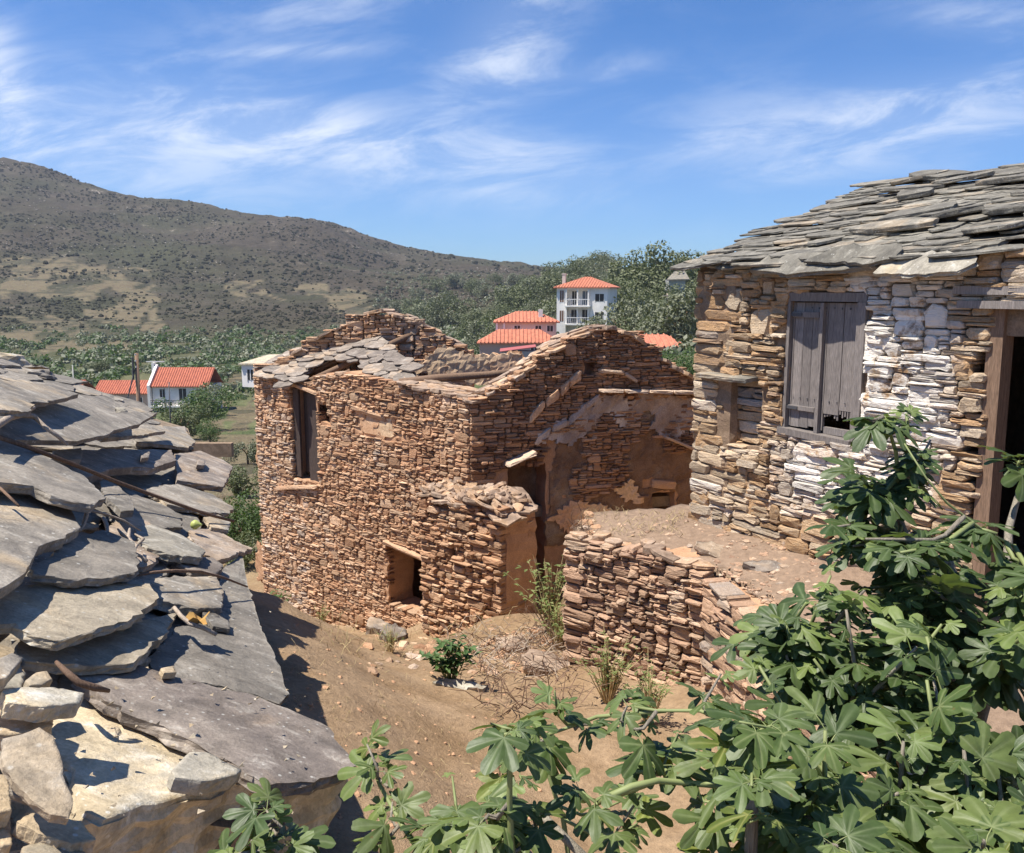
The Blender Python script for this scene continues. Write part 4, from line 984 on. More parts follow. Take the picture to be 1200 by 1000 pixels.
NS = [
 ([(50, 850), (100, 812), (160, 800), (260, 850), (345, 885), (412, 900), (400, 912), (290, 918), (200, 938), (105, 962), (85, 915)], .01, PZ, .3, 0, 0),
 ([(170, 775), (210, 735), (262, 722), (290, 715), (306, 735), (320, 765), (334, 795), (337, 815), (328, 824), (290, 812), (240, 800), (190, 795)], .03, G, .045, 0, 0),
 ([(248, 700), (262, 665), (284, 650), (291, 690), (303, 725), (310, 765), (262, 770), (240, 735)], .02, G, .035, 0, 0),
 ([(90, 790), (98, 775), (125, 772), (160, 777), (205, 793), (290, 812), (335, 830), (385, 852), (414, 888), (406, 905), (365, 913), (312, 919), (285, 902), (245, 880), (190, 850), (150, 832), (115, 815)], .07, B_, .065, 0, 0),
 ([(20, 757), (28, 748), (100, 738), (160, 728), (208, 718), (192, 745), (157, 777), (100, 779), (45, 776), (22, 768)], .11, O_, .05, 0, 0),
 ([(-30, 710), (20, 688), (80, 680), (130, 682), (175, 684), (187, 700), (165, 718), (142, 730), (100, 742), (62, 752), (40, 745), (20, 730), (-30, 735)], .17, O_, .05, 0, .02),
 ([(35, 665), (62, 650), (72, 636), (120, 620), (158, 635), (163, 660), (156, 672), (120, 677), (75, 679), (40, 672)], .21, G, .05, 0, 0),
 ([(-40, 570), (20, 565), (52, 575), (80, 590), (93, 618), (78, 630), (45, 640), (37, 655), (30, 670), (0, 690), (-40, 700)], .26, G, .07, 0, 0),
 ([(-40, 515), (0, 515), (45, 530), (100, 558), (127, 584), (105, 590), (60, 580), (40, 570), (-40, 560)], .33, G, .06, 0, 0),
 ([(-30, 505), (0, 497), (35, 478), (72, 460), (110, 464), (134, 463), (135, 484), (160, 483), (185, 484), (162, 497), (122, 510), (90, 517), (50, 516), (10, 515), (-30, 520)], .33, G, .045, -.02, -.1),
 ([(100, 505), (150, 497), (190, 498), (194, 505), (170, 509), (120, 514)], .17, G, .045, 0, 0),
 ([(-30, 445), (20, 446), (60, 452), (92, 462), (68, 468), (35, 472), (-30, 478)], .44, G, .045, 0, -.05),
 ([(-30, 462), (15, 464), (40, 474), (34, 482), (0, 480), (-30, 478)], .48, G, .045, 0, 0),
 ([(155, 508), (195, 499), (214, 502), (229, 517), (221, 525), (195, 521), (160, 518)], .07, G, .05, 0, 0),
 ([(50, 540), (100, 527), (150, 526), (201, 527), (206, 539), (178, 548), (135, 548), (95, 562), (60, 552)], .13, B_, .08, 0, 0),
 ([(205, 532), (235, 528), (262, 539), (273, 547), (267, 560), (262, 571), (240, 567), (208, 562)], .07, B_, .07, 0, 0),
 ([(168, 572), (208, 567), (250, 579), (273, 594), (269, 601), (240, 599), (196, 591)], .05, G, .05, 0, 0),
 ([(105, 592), (130, 583), (160, 580), (190, 590), (213, 604), (214, 618), (188, 619), (145, 611)], .09, G, .05, 0, 0),
 ([(117, 564), (124, 561), (140, 570), (155, 586), (157, 598), (142, 598), (122, 580)], .15, G, .05, .1, .1),
 ([(158, 619), (178, 614), (215, 627), (241, 645), (236, 653), (200, 650), (174, 641), (163, 632)], .12, PZ, .06, 0, 0),
 ([(222, 622), (250, 616), (275, 633), (295, 642), (272, 651), (255, 657), (232, 645)], .05, B_, .05, 0, 0),
 ([(240, 606), (256, 603), (271, 611), (268, 621), (248, 618)], .07, G, .04, 0, 0),
 ([(198, 655), (212, 649), (250, 654), (263, 662), (253, 674), (225, 669)], .07, B_, .055, 0, 0),
 ([(160, 684), (200, 674), (254, 676), (262, 694), (260, 712), (232, 713), (205, 706), (180, 700)], .08, G, .075, 0, 0),
 ([(235, 716), (248, 716), (268, 727), (270, 737), (250, 734)], .06, G, .03, 0, 0),
 ([(85, 648), (110, 630), (150, 600), (175, 612), (195, 640), (180, 660), (150, 668), (110, 672)], .10, B_, .05, 0, 0),
 ([(140, 660), (180, 650), (200, 668), (180, 684), (150, 690)], .05, G, .04, 0, 0),
 ([(-20, 782), (20, 772), (30, 790), (25, 806), (-20, 808)], .10, PZ, .05, 0, 0),
 ([(3, 808), (25, 805), (60, 805), (99, 812), (93, 824), (52, 829), (8, 823)], .17, PZ, .06, 0, 0),
 ([(-20, 828), (10, 826), (46, 826), (60, 838), (62, 850), (25, 860), (-20, 864)], .12, O_, .06, 0, 0),
 ([(20, 962), (38, 952), (95, 962), (113, 984), (84, 989), (46, 977)], .03, O_, .05, 0, 0),
 ([(26, 992), (60, 985), (100, 998), (110, 1030), (20, 1030)], .01, O_, .06, 0, 0),
 ([(-20, 905), (10, 908), (14, 950), (-20, 955)], .05, O_, .06, 0, 0), ([(-20, 960), (12, 958), (14, 990), (-20, 1000)], .0, O_, .06, 0, 0),
 ([(95, 760), (150, 752), (175, 772), (150, 784), (100, 786)], .05, PZ, .04, 0, 0),
]
for pts, h, mt, th, te, tu in NS:
    nslab(pts, h, mt, th, te, tu)
def boulder(u, v, Y, size, mat, label, seed):
    p = at_Y(u, v, Y); bm = bmesh.new(); bmesh.ops.create_icosphere(bm, subdivisions=3, radius=1)
    for q in bm.verts:
        d = q.co.copy(); f = 1 + .42 * mnoise.noise(d * 1.1 + Vector((seed * 7, 0, 0))) + .16 * mnoise.noise(d * 3 + Vector((seed, 3, 0)))
        q.co = Vector((d.x * size[0] * f, d.y * size[1] * f, max(-.6, min(.75, d.z * f)) * size[2]))
    m_ = bpy.data.meshes.new('boulder'); bm.to_mesh(m_); bm.free(); m_.materials.append(mat); o = obj('boulder', m_, None, label=label, category='boulder'); o.location = tuple(p); o.rotation_euler = (0, .18, seed); return o
def own(pts, h, mat, th, label, name='stone_fragment', cat='stone', te=0, tu=0, nseg=18, rough=.012, group=None):
    o = nslab(pts, h, mat, th, te, tu, name=name, nseg=nseg, rough=rough, parent=None, layers=3, label=label, category=cat)
    if group: o['group'] = group
    return o
own([(3, 866), (25, 860), (46, 853), (63, 862), (70, 885), (78, 915), (86, 942), (80, 957), (60, 955), (36, 936), (15, 915), (2, 890)], .14, M_slate, .04, 'mossy dark grey upright slab leaning at the broken corner of the near roof', 'leaning_slab', 'slab', -.35, .1, 30, .02)
own([(200, 903), (222, 881), (242, 880), (284, 902), (278, 909), (236, 916), (206, 911)], .095, PZ, .06, 'thick white angular stone block lying on the big pale slab')
boulder(128, 874, 2.33, (.085, .035, .022), O_, 'low ochre lump in the middle of the big pale slab', 5)
own([(62, 528), (75, 526), (95, 525), (98, 531), (95, 538), (80, 539), (64, 536)], .20, M_slate, .045, 'long rounded grey stone resting on the brown roof slab')
own([(164, 530), (170, 527), (176, 530), (175, 536), (166, 537)], .18, B_, .04, 'small round brown pebble behind the long rounded grey stone', cat='pebble', name='pebble', nseg=12)
own([(231, 540), (236, 536), (241, 540), (240, 545), (231, 545)], .12, B_, .05, 'small pointed brown pebble on the outermost far roof slab', cat='pebble', name='pebble', nseg=12)
own([(30, 797), (42, 788), (55, 786), (62, 796), (50, 802), (35, 803)], .13, O_, .05, 'pale pointed stone wedged behind the white edge slab', nseg=14)
boulder(142, 482, 8.2, (.07, .05, .045), PZ, 'small pale rounded stone beside the raised slab tip', 6)
boulder(49, 476, 7.2, (.06, .05, .04), PZ, 'small pale stone propping up the uppermost roof slab', 7)
own([(188, 783), (204, 780), (207, 788), (192, 789)], .10, O_, .03, 'tiny orange stone chip at the rim of the long grey slab', nseg=12)
boulder(4, 424, 10.2, (.34, .26, .14), PZ, 'pale boulder topping the ridge of the near roof', 1)
boulder(42, 443, 9.4, (.28, .2, .12), M_slate, 'dark lumpy boulder with lichen on the near roof ridge', 2)
boulder(43, 431, 10.2, (.16, .12, .03), M_slate, 'thin dark slab poking up behind the ridge boulders', 8)
boulder(-3, 441, 9.6, (.16, .14, .08), PZ, 'pale stone lying under the topmost boulder', 3)
own([(-20, 785), (-2, 772), (14, 765), (28, 770), (8, 795), (-20, 800)], .2, G, .05, 'grey slanting slab piece above the white edge slab', 'slab_fragment', 'slab')
# scattered crumbs of schist
mb = MB(nl_)
for i in range(150):
    u, v = ru(0, 390), ru(500, 960); p = on_plane(u, v, L0 + LN * .1, LN)
    e, s_ = float(np.dot(p - L0, LE)), float(np.dot(p - L0, LUP))
    if s_ < .1: continue
    r_ = ru(.004, .013); c = p
    V = [c + np.array([ru(-1, 1), ru(-1, 1), ru(-.5, .8)]) * r_ for _ in range(5)]
    mb.add(V, [(0, 1, 2), (0, 2, 3), (0, 3, 4), (1, 4, 2), (2, 4, 3), (0, 4, 1)])
crumbs = mb

# dead sticks and the long rod lying across the slabs
def stick(pts, rads, mat, name, label, cat, h=.3, kids=(), smooth=True):
    P = [on_plane(u, v, L0 + LN * hh, LN) for u, v, hh in pts]
    mb = MB(P[0]); mb.tube(P, rads, 7)
    o = mb.build(name, mat, None, smooth, label=label, category=cat)
    for kp, kr in kids:
        Q = [on_plane(u, v, L0 + LN * hh, LN) for u, v, hh in kp]; m2 = MB(P[0]); m2.tube(Q, kr, 5); m2.build('twig', mat, o, smooth)
    return o
stick([(-20, 506, .42), (30, 523, .40), (80, 542, .32), (140, 566, .22), (200, 588, .17), (240, 602, .12), (274, 611, .09)], [.012, .012, .011, .011, .010, .010, .009], M_twigd, 'long_rod', 'long thin brown rod lying diagonally across the grey roof slabs', 'rod')
stick([(-5, 500, .5), (10, 490, .5), (25, 486, .48), (40, 488, .47), (52, 500, .44), (66, 510, .42), (72, 515, .40), (79, 522, .38)], [.016, .017, .016, .014, .012, .011, .010, .008], M_twig, 'dead_branch', 'crooked dead branch arched over the top of the roof slabs', 'branch',
      kids=[([(25, 486, .48), (32, 482, .5), (40, 478, .5)], [.013, .014, .010])])
stick([(43, 570, .34), (55, 574, .32), (72, 582, .30), (85, 588, .29), (97, 590, .28), (103, 595, .27), (101, 605, .26), (98, 615, .25), (94, 622, .24)], [.008, .010, .010, .010, .011, .010, .009, .008, .006], M_twig, 'dead_branch', 'pale hooked dead branch lying below the big left slabs', 'branch',
      kids=[([(60, 578, .3), (78, 588, .28), (95, 596, .27), (88, 598, .27)], [.007, .007, .006, .004]), ([(103, 598, .26), (125, 603, .22), (145, 610, .2), (165, 622, .17)], [.007, .006, .005, .004])])
stick([(121, 607, .22), (125, 615, .21), (126, 622, .2), (122, 632, .19), (118, 631, .19)], [.008, .010, .008, .009, .006], M_twig, 'dead_branch', 'short knobbly stick standing out between small roof slabs', 'branch')
stick([(158, 675, .14), (180, 671, .15), (205, 669, .16), (235, 670, .15), (262, 677, .12), (290, 688, .08)], [.005, .007, .007, .007, .006, .004], M_twigd, 'bent_twig', 'thin dark curved twig bowed over the lower roof slabs', 'twig')
stick([(204, 712, .13), (212, 722, .12), (222, 731, .12), (238, 736, .11), (254, 744, .10)], [.008, .009, .009, .009, .008], M_twig, 'dead_branch', 'pale straight stick beside the curled brown leaf on smooth slab', 'branch')
stick([(66, 776, .17), (75, 785, .17), (83, 792, .17), (92, 800, .16), (110, 806, .15), (128, 810, .14)], [.006, .009, .010, .010, .011, .006], M_twigd, 'root_piece', 'rough twisted root wedged at the tip of the long slab', 'root')
stick([(0, 656 - 84, .36), (22, 593, .34)], [.006, .005], M_twigd, 'dark_twig', 'short dark twig on the largest left slab', 'twig')
stick([(152, 620, .2), (150, 632, .2), (160, 640, .19), (155, 648, .19), (165, 652, .18), (172, 658, .17)], [.006, .01, .007, .010, .007, .010], M_twig, 'seed_stalk', 'dried knotted seed stalk trailing beside the white elongated slab', 'stalk',
      kids=[([(150, 632, .2), (143, 626, .21), (138, 620, .21)], [.006, .009, .004]), ([(160, 640, .19), (168, 632, .2), (158, 626, .2)], [.005, .008, .004])])
# a green fig and a dead leaf
p = on_plane(227, 617, L0 + LN * .09, LN); mb = MB(p)
prof_ = [(-.028, .004), (-.022, .018), (-.008, .028), (.008, .027), (.022, .015), (.034, .006), (.04, .003)]
V = []; Fc = []
for i, (z, r_) in enumerate(prof_):
    for k in range(10): g = k * .6283; V.append(p + np.array([z * 1.0 + .01, math.cos(g) * r_, math.sin(g) * r_ + .01]))
for i in range(len(prof_) - 1):
    for k in range(10): Fc.append((i * 10 + k, i * 10 + (k + 1) % 10, (i + 1) * 10 + (k + 1) % 10, (i + 1) * 10 + k))
Fc += [tuple(range(9, -1, -1)), tuple(range(60, 70))]; mb.add(V, Fc)
M_figfruit = plain('green_fig_skin', (.38, .42, .12), .5, .4, .15, 30); mb.build('fig_fruit', M_figfruit, None, True, label='small yellow green fig dropped in a gap between roof slabs', category='fig')
M_deadleaf = plain('dead_leaf', (.42, .25, .08), .8, .2, .25, 40)
p = on_plane(232, 730, L0 + LN * .12, LN); mb = MB(p); V = [p]; Fc = []
for k in range(16): g = k / 16 * 6.283; r_ = .05 * (.6 + .4 * abs(math.sin(2.5 * g))); V.append(p + np.array([math.cos(g) * r_, math.sin(g) * r_, .02 + .02 * math.sin(3 * g)]))
Fc = [(0, 1 + k, 1 + (k + 1) % 16) for k in range(16)]; mb.add(V, Fc); mb.build('dead_leaf', M_deadleaf, None, False, label='curled orange brown dead leaf on the smooth grey slab', category='dead leaf')
crumbs.build('stone_crumbs', M_slate_o, near, kind='stuff')
# ================================================================== FAR LAND: trees, bushes, houses
def proj(p):
    Yc = p[1] * cp - p[2] * sp; Zc = p[1] * sp + p[2] * cp; return 600 + F * p[0] / Yc, 500 - F * Zc / Yc
MY = np.geomspace(19, 1090, 900)
def on_terrain(u, v, y0=19):
    d = ray(u, v); Ys = MY[MY >= y0]; xs = d[0] / d[1] * Ys; zs = d[2] / d[1] * Ys; h = farz(xs, Ys); k = np.argmax(zs <= h)
    if zs[k] > h[k]: return None
    return np.array([xs[k], Ys[k], h[k]])
rsn = np.random.RandomState(11)
ICO = []
ph = (1 + 5 ** .5) / 2
icoV = np.array([(-1, ph, 0), (1, ph, 0), (-1, -ph, 0), (1, -ph, 0), (0, -1, ph), (0, 1, ph), (0, -1, -ph), (0, 1, -ph), (ph, 0, -1), (ph, 0, 1), (-ph, 0, -1), (-ph, 0, 1)], float) / math.hypot(1, ph)
icoF = np.array([(0, 11, 5), (0, 5, 1), (0, 1, 7), (0, 7, 10), (0, 10, 11), (1, 5, 9), (5, 11, 4), (11, 10, 2), (10, 7, 6), (7, 1, 8), (3, 9, 4), (3, 4, 2), (3, 2, 6), (3, 6, 8), (3, 8, 9), (4, 9, 5), (2, 4, 11), (6, 2, 10), (8, 6, 7), (9, 8, 1)])
def fast_mesh(name, V, Fc, mat, tone=None, smooth=False):
    k = Fc.shape[1]; me = bpy.data.meshes.new(name); me.vertices.add(len(V)); me.vertices.foreach_set('co', V.astype(np.float32).ravel())
    me.loops.add(Fc.size); me.loops.foreach_set('vertex_index', Fc.astype(np.int32).ravel()); me.polygons.add(len(Fc))
    me.polygons.foreach_set('loop_start', np.arange(0, Fc.size, k, dtype=np.int32)); me.polygons.foreach_set('loop_total', np.full(len(Fc), k, np.int32))
    me.polygons.foreach_set('use_smooth', np.full(len(Fc), smooth)); me.materials.append(mat)
    if tone is not None:
        a = me.color_attributes.new('tone', 'FLOAT_COLOR', 'POINT'); arr = np.ones((len(V), 4), np.float32); arr[:, :3] = tone; a.data.foreach_set('color', arr.ravel())
    me.update(calc_edges=True); return me
def maquis_mat():
    m, t, b = new_mat('maquis_bush', .95, .1); a = attr(t); n = t.noise(wpos(t), 1.2, 4, .7)
    c = t.ramp(a[0], [(0, (.03, .032, .02)), (.4, (.042, .042, .026)), (.7, (.052, .046, .033)), (1, (.055, .056, .034))])
    c = t.mix(1.0, c, t.ramp(n, [(.3, .6), (.7, 1.3)]), 'MULTIPLY'); t.put(b.inputs['Base Color'], c); return m
M_maquis = maquis_mat()
def blobs(name, pts, rad, tones, mat, parent=None, **props):
    n = len(pts); pts = np.array(pts); rad = np.array(rad)[:, None, None]
    V = icoV[None] * (1 + (rsn.rand(n, 12, 1) - .5) * .7) * rad * np.array([1, 1, .75]) + pts[:, None, :] + np.array([0, 0, .25]) * rad
    Fc = icoF[None] + (np.arange(n) * 12)[:, None, None]; T = np.repeat(np.array(tones), 12, 0)
    return obj(name, fast_mesh(name, V.reshape(-1, 3), Fc.reshape(-1, 3), mat, T), parent, **props)
# maquis over the hill
pts, rad, tn = [], [], []
i = 0
while len(pts) < 11000 and i < 24000:
    i += 1; u = ru(-120, 640); v = ru(185, 402); p = on_terrain(u, v, 200)
    if p is None: continue
    fm_, _, _ = field_mask(*[np.array([q]) for q in p])
    if fm_[0] > .5 and (rnd() < .55 or mnoise.noise(Vector((p[0] / 25, p[1] / 40, 9))) < .05): continue
    if mnoise.noise(Vector((p[0] / 60, p[1] / 60, 0))) + (rnd() - .5) * .8 < -.05: continue
    pts.append(p); rad.append(p[1] / 1000 * ru(.6, 1.7) * (1.9 if v > 300 and rnd() < .22 else 1)); tn.append((rnd() if v < 300 else .1 + rnd() * .4, 0, .5))
blobs('maquis_scrub', pts, rad, tn, M_maquis, kind='stuff')
# grey rocks on the upper hill
pts, rad, tn = [], [], []
while len(pts) < 520:
    u = ru(-60, 600); v = ru(190, 330); p = on_terrain(u, v, 300)
    if p is None or mnoise.noise(Vector((p[0] / 45, p[1] / 45, 5))) < .12: continue
    pts.append(p); rad.append(p[1] / 1000 * ru(.4, 1.1)); tn.append((.9, 0, .5))
M_rock = plain('pale_rock', (.3, .26, .22), .95, .1, .3, .5)
blobs('hill_rocks', pts, rad, tn, M_rock, kind='stuff')
# leafy crowns
def crown_arrays(w_, h, nl, nq, q, seed, low=.1):
    r = np.random.RandomState(seed)
    cs = r.randn(nl, 3) * np.array([.26, .26, .2]) + np.array([0, 0, .55]); cs[:, 2] = np.clip(cs[:, 2], low + .15, .82)
    rr_ = r.uniform(.16, .32, nl)
    k = r.randint(0, nl, nq); d = r.randn(nq, 3); d /= np.linalg.norm(d, axis=1)[:, None]
    P = cs[k] + d * (rr_[k] * r.uniform(.75, 1.08, nq))[:, None]; P[:, :2] *= w_; P[:, 2] *= h
    P = P[P[:, 2] > low * h * .5]; d = d[:len(P)]; n = len(P)
    N = d * .8 + r.randn(n, 3) * .5 + np.array([0, 0, .3]); N /= np.linalg.norm(N, axis=1)[:, None]
    A = np.cross(N, r.randn(n, 3)); A /= np.linalg.norm(A, axis=1)[:, None]; B = np.cross(N, A)
    s = q * r.uniform(.6, 1.4, n)[:, None]
    V = np.stack([P - A * s, P + B * s * .55, P + A * s, P - B * s * .55], 1).reshape(-1, 3)
    Fc = np.arange(n * 4).reshape(n, 4); T = np.repeat(np.stack([r.rand(n), np.zeros(n), r.rand(n)], 1), 4, 0)
    return V, Fc, T
def tree_proto(key, mat, w_, h, nl, nq, q, seed, low=.12):
    V, Fc, T = crown_arrays(w_, h, nl, nq, q, seed, low); cm = fast_mesh('crown', V, Fc, mat, T)
    mb = MB(); mb.tube([(0, 0, -.6), (.04, 0, h * .15), (-.05, .05, h * .35), (0, .02, h * .6)], [w_ * .045, w_ * .035, w_ * .028, w_ * .012], 7)
    for k in range(5):
        g = k * 1.25 + seed; mb.tube([(0, 0, h * (.16 + .05 * k)), (math.cos(g) * w_ * .14, math.sin(g) * w_ * .14, h * (.36 + .05 * k)), (math.cos(g) * w_ * .26, math.sin(g) * w_ * .26, h * (.5 + .05 * k))], [w_ * .022, w_ * .014, w_ * .006], 5)
    tm = make_mesh('trunk', mb.V, mb.F, M_twigd, mb.T, True); return cm, tm
OLV = [tree_proto('o', M_olive, 5, 4.4, 12, 2600, .16, s_) for s_ in (1, 2, 3)]
OAK = [tree_proto('k', M_oak, 5.5, 5, 14, 2800, .17, s_) for s_ in (4, 5, 6)]
PINE = [tree_proto('p', M_pine, 4.5, 4.5, 12, 3000, .13, 8)]
def tree(name, p, sc, lib, label, cat, group=None, rz=None):
    cm, tm = R.choice(lib); t = thing(name, label, cat, p, group); t.rotation_euler[2] = ru(0, 6.28) if rz is None else rz; t.scale = (sc * ru(.9, 1.15), sc * ru(.9, 1.15), sc * ru(.88, 1.12))
    obj('crown', cm, t); obj('trunk', tm, t); return t
HOUSE_RECTS = [(645, 318, 722, 400, 132), (555, 362, 664, 413, 104), (168, 415, 250, 492, 134), (105, 436, 180, 470, 150), (740, 394, 772, 406, 70), (776, 312, 806, 337, 160)]
def ok_tree(u, v, Y, hw, hh):
    for (a, b, c, d, HY) in HOUSE_RECTS:
        if Y < HY + 8 and u + hw > a and u - hw < c and v > b and v - hh < d: return False
    return True
WOOD = [(470, 340), (520, 325), (575, 318), (620, 314), (705, 320), (730, 322), (812, 338), (812, 425), (640, 425), (560, 418), (520, 395), (470, 375)]
cnt = 0; used = []; WOODS = []
tries = 0
while cnt < 96 and tries < 6000:
    tries += 1; u, v = ru(470, 815), ru(314, 432)
    if not inpoly(np.array([u]), np.array([v]), WOOD)[0]: continue
    p = on_terrain(u, v, 60)
    if p is None: continue
    if p[1] > 520: continue
    sc = ru(.8, 1.45) * (1.0 if p[1] < 250 else 1.5); hw = 2.4 * sc / p[1] * 1000; hh = 4.6 * sc / p[1] * 1000
    if not ok_tree(u, v, p[1], hw, hh): continue
    if any(abs(u - a) < 6 and abs(v - b) < 4 for a, b in used): continue
    used.append((u, v)); olive = rnd() < .55
    WOODS.append((u, v, olive, tree('olive_tree' if olive else 'oak_tree', p, sc, OLV if olive else OAK, 'tree', 'tree', 'olive trees on the wooded slope' if olive else 'oak trees on the wooded slope'))); cnt += 1
ORD = 'first second third fourth fifth sixth seventh eighth ninth tenth eleventh twelfth thirteenth fourteenth fifteenth sixteenth seventeenth eighteenth nineteenth twentieth'.split()
for olive in (True, False):
    for bi, (lo_, hi_, nm) in enumerate([(0, 335, 'skyline row'), (335, 350, 'row above villa roof level'), (350, 366, 'row level with villa balconies'), (366, 384, 'row level with tiled house roofs'), (384, 500, 'lowest row on the slope')]):
        for k, (_, _, _, t_) in enumerate(sorted([q for q in WOODS if q[2] == olive and lo_ <= q[1] < hi_], key=lambda q: q[0])):
            t_['label'] = ('silvery olive tree, ' if olive else 'dark evergreen oak, ') + ORD[min(k, 19)] + (' olive' if olive else ' oak') + ' from the left in the ' + nm
def at_tree(u, vb, Y, hpx, lib, name, label, cat='tree', group=None, base=4.6):
    z = float(farz(u and (at_Y(u, vb, Y)[0]), Y)) if Y > 20 else float(gz(at_Y(u, vb, Y)[0], Y)); p = at_Y(u, vb, Y); p[2] = z
    return tree(name, p, hpx / 1000 * Y / base, lib, label, cat, group)
at_tree(757, 345, 160, 54, OAK, 'oak_tree', 'tall dark round oak breaking the skyline right of the white villa')
at_tree(733, 352, 155, 46, OLV, 'olive_tree', 'grey green olive tree left of the tall skyline oak')
at_tree(782, 350, 165, 50, OAK, 'oak_tree', 'dark oak just left of the small grey-roofed hut on the slope')
at_tree(612, 372, 140, 40, OLV, 'olive_tree', 'pale olive tree rising behind the low orange-tiled house')
at_tree(704, 402, 112, 44, OLV, 'olive_tree', 'bushy olive hiding the foot of the white villa')
at_tree(733, 412, 92, 60, OLV, 'olive_tree', 'wide olive tree between the villa and the utility pole')
at_tree(795, 425, 75, 66, OLV, 'olive_tree', 'large olive tree right of the slope utility pole')
at_tree(668, 416, 85, 30, OAK, 'oak_tree', 'dark shrubby oak before the villa steps')
at_tree(762, 416, 80, 40, OAK, 'oak_tree', 'dark oak behind the orange roof beside the ruin gable')
at_tree(596, 414, 88, 17, OAK, 'shrub', 'low dark hedge-like shrub before the low orange-tiled house', 'shrub')
at_tree(640, 421, 80, 20, OAK, 'shrub', 'dark shrub at the right end of the low tiled house', 'shrub')
at_tree(785, 440, 38, 52, PINE, 'pine_bush', 'bright green bush between the ruin gable and the stone hut', 'bush')
at_tree(804, 432, 36, 44, PINE, 'pine_bush', 'bright green bush touching the edge of the stone hut', 'bush')
at_tree(214, 512, 88, 40, OAK, 'tree', 'dark green garden tree nearest before the white valley house')
at_tree(232, 498, 100, 48, PINE, 'tree', 'green garden tree at the right corner of the white valley house')
at_tree(243, 470, 120, 36, OAK, 'tree', 'dark tree behind the right end of the red valley roof')
at_tree(246, 512, 84, 26, PINE, 'shrub', 'low green shrub beside the sandy track below the valley house', 'shrub')
at_tree(287, 470, 62, 30, OLV, 'olive_tree', 'small olive tree beside the sandy track')
at_tree(275, 512, 40, 40, OAK, 'bush', 'dry green bush behind the ruin\'s far corner', 'bush')
at_tree(130, 476, 60, 40, OLV, 'olive_tree', 'ragged tree in front of the long red annex roof')
at_tree(108, 470, 75, 34, OLV, 'olive_tree', 'olive tree at the left end of the long red annex roof')
at_tree(150, 480, 55, 22, OAK, 'shrub', 'dark garden shrub at the foot of the wooden utility pole', 'shrub')
at_tree(112, 433, 190, 14, OAK, 'tree', 'small round dark tree left of a pair in the valley'); at_tree(124, 433, 190, 15, OAK, 'tree', 'small round dark tree right of a pair in the valley')
for k, (u, vb, Y, hh) in enumerate([(279, 600, 17.5, 62), (268, 585, 19, 55), (288, 560, 18.5, 58), (284, 618, 16.6, 40)]):
    tree('green_bush', (*(at_Y(u, vb, Y)[:2]), float(gz(*at_Y(u, vb, Y)[:2]))), hh / 1000 * Y / 4.6, PINE if k % 2 == 0 else OAK, ['bright leafy bush squeezed beside the ruin corner above the yellow lane', 'dark bush behind the outermost far roof slab', 'upper dark bush against the ruin corner', 'lowest small bush at the ruin corner foot'][k], 'bush')
# valley bushes and hedgerows
pts, rad, tn = [], [], []
for i in range(2800):
    u, v = ru(-60, 330), ru(398, 470)
    if rnd() < .35: u, v = ru(-60, 600), ru(385, 425)
    p = on_terrain(u, v, 70)
    if p is None: continue
    fm_, _, _ = field_mask(*[np.array([q]) for q in p])
    if fm_[0] > .5: continue
    if not ok_tree(u, v, p[1], 6, 12): continue
    if mnoise.noise(Vector((p[0] / 14, p[1] / 22, 2))) < -.22: continue
    pts.append(p); rad.append(ru(.5, 1.3) * (1 + (p[1] > 150) * .6)); tn.append((rnd(), 0, rnd()))
def leafy(name, pts, rad, mat, nq, qs, **props):
    """many leaf sized faces round each point"""
    n = len(pts); P = np.repeat(np.array(pts), nq, 0); r_ = np.repeat(np.array(rad), nq)[:, None]
    d = rsn.randn(n * nq, 3); d /= np.linalg.norm(d, axis=1)[:, None]; d[:, 2] = np.abs(d[:, 2])
    C = P + d * r_ * rsn.uniform(.5, 1.1, (n * nq, 1)); N = d + rsn.randn(n * nq, 3) * .5; N /= np.linalg.norm(N, axis=1)[:, None]
    A = np.cross(N, rsn.randn(n * nq, 3)); A /= np.linalg.norm(A, axis=1)[:, None]; B = np.cross(N, A); s_ = r_ * qs * rsn.uniform(.6, 1.4, (n * nq, 1))
    V = np.stack([C - A * s_, C + B * s_ * .6, C + A * s_, C - B * s_ * .6], 1).reshape(-1, 3); k = n * nq
    T = np.repeat(np.stack([np.repeat(rsn.rand(n), nq) * .7 + rsn.rand(k) * .3, np.zeros(k), rsn.rand(k)], 1), 4, 0)
    return obj(name, fast_mesh(name, V, np.arange(k * 4).reshape(k, 4), mat, T), **props)
leafy('valley_bushes', pts[::2], rad[::2], M_olive, 30, .28, kind='stuff'); leafy('valley_scrub', pts[1::2], rad[1::2], M_bush, 30, .28, kind='stuff')
# undergrowth between the slope trees
pts, rad = [], []
for i in range(2100):
    u, v = ru(440, 1000), ru(318, 428); p = on_terrain(u, v, 60)
    if p is None or p[1] > 700 or not ok_tree(u, v, p[1], 5, 8): continue
    pts.append(p); rad.append(ru(.4, 1.1) * (1 + (p[1] > 180) * .9))
leafy('slope_undergrowth', pts, rad, M_olive, 34, .26, kind='stuff')

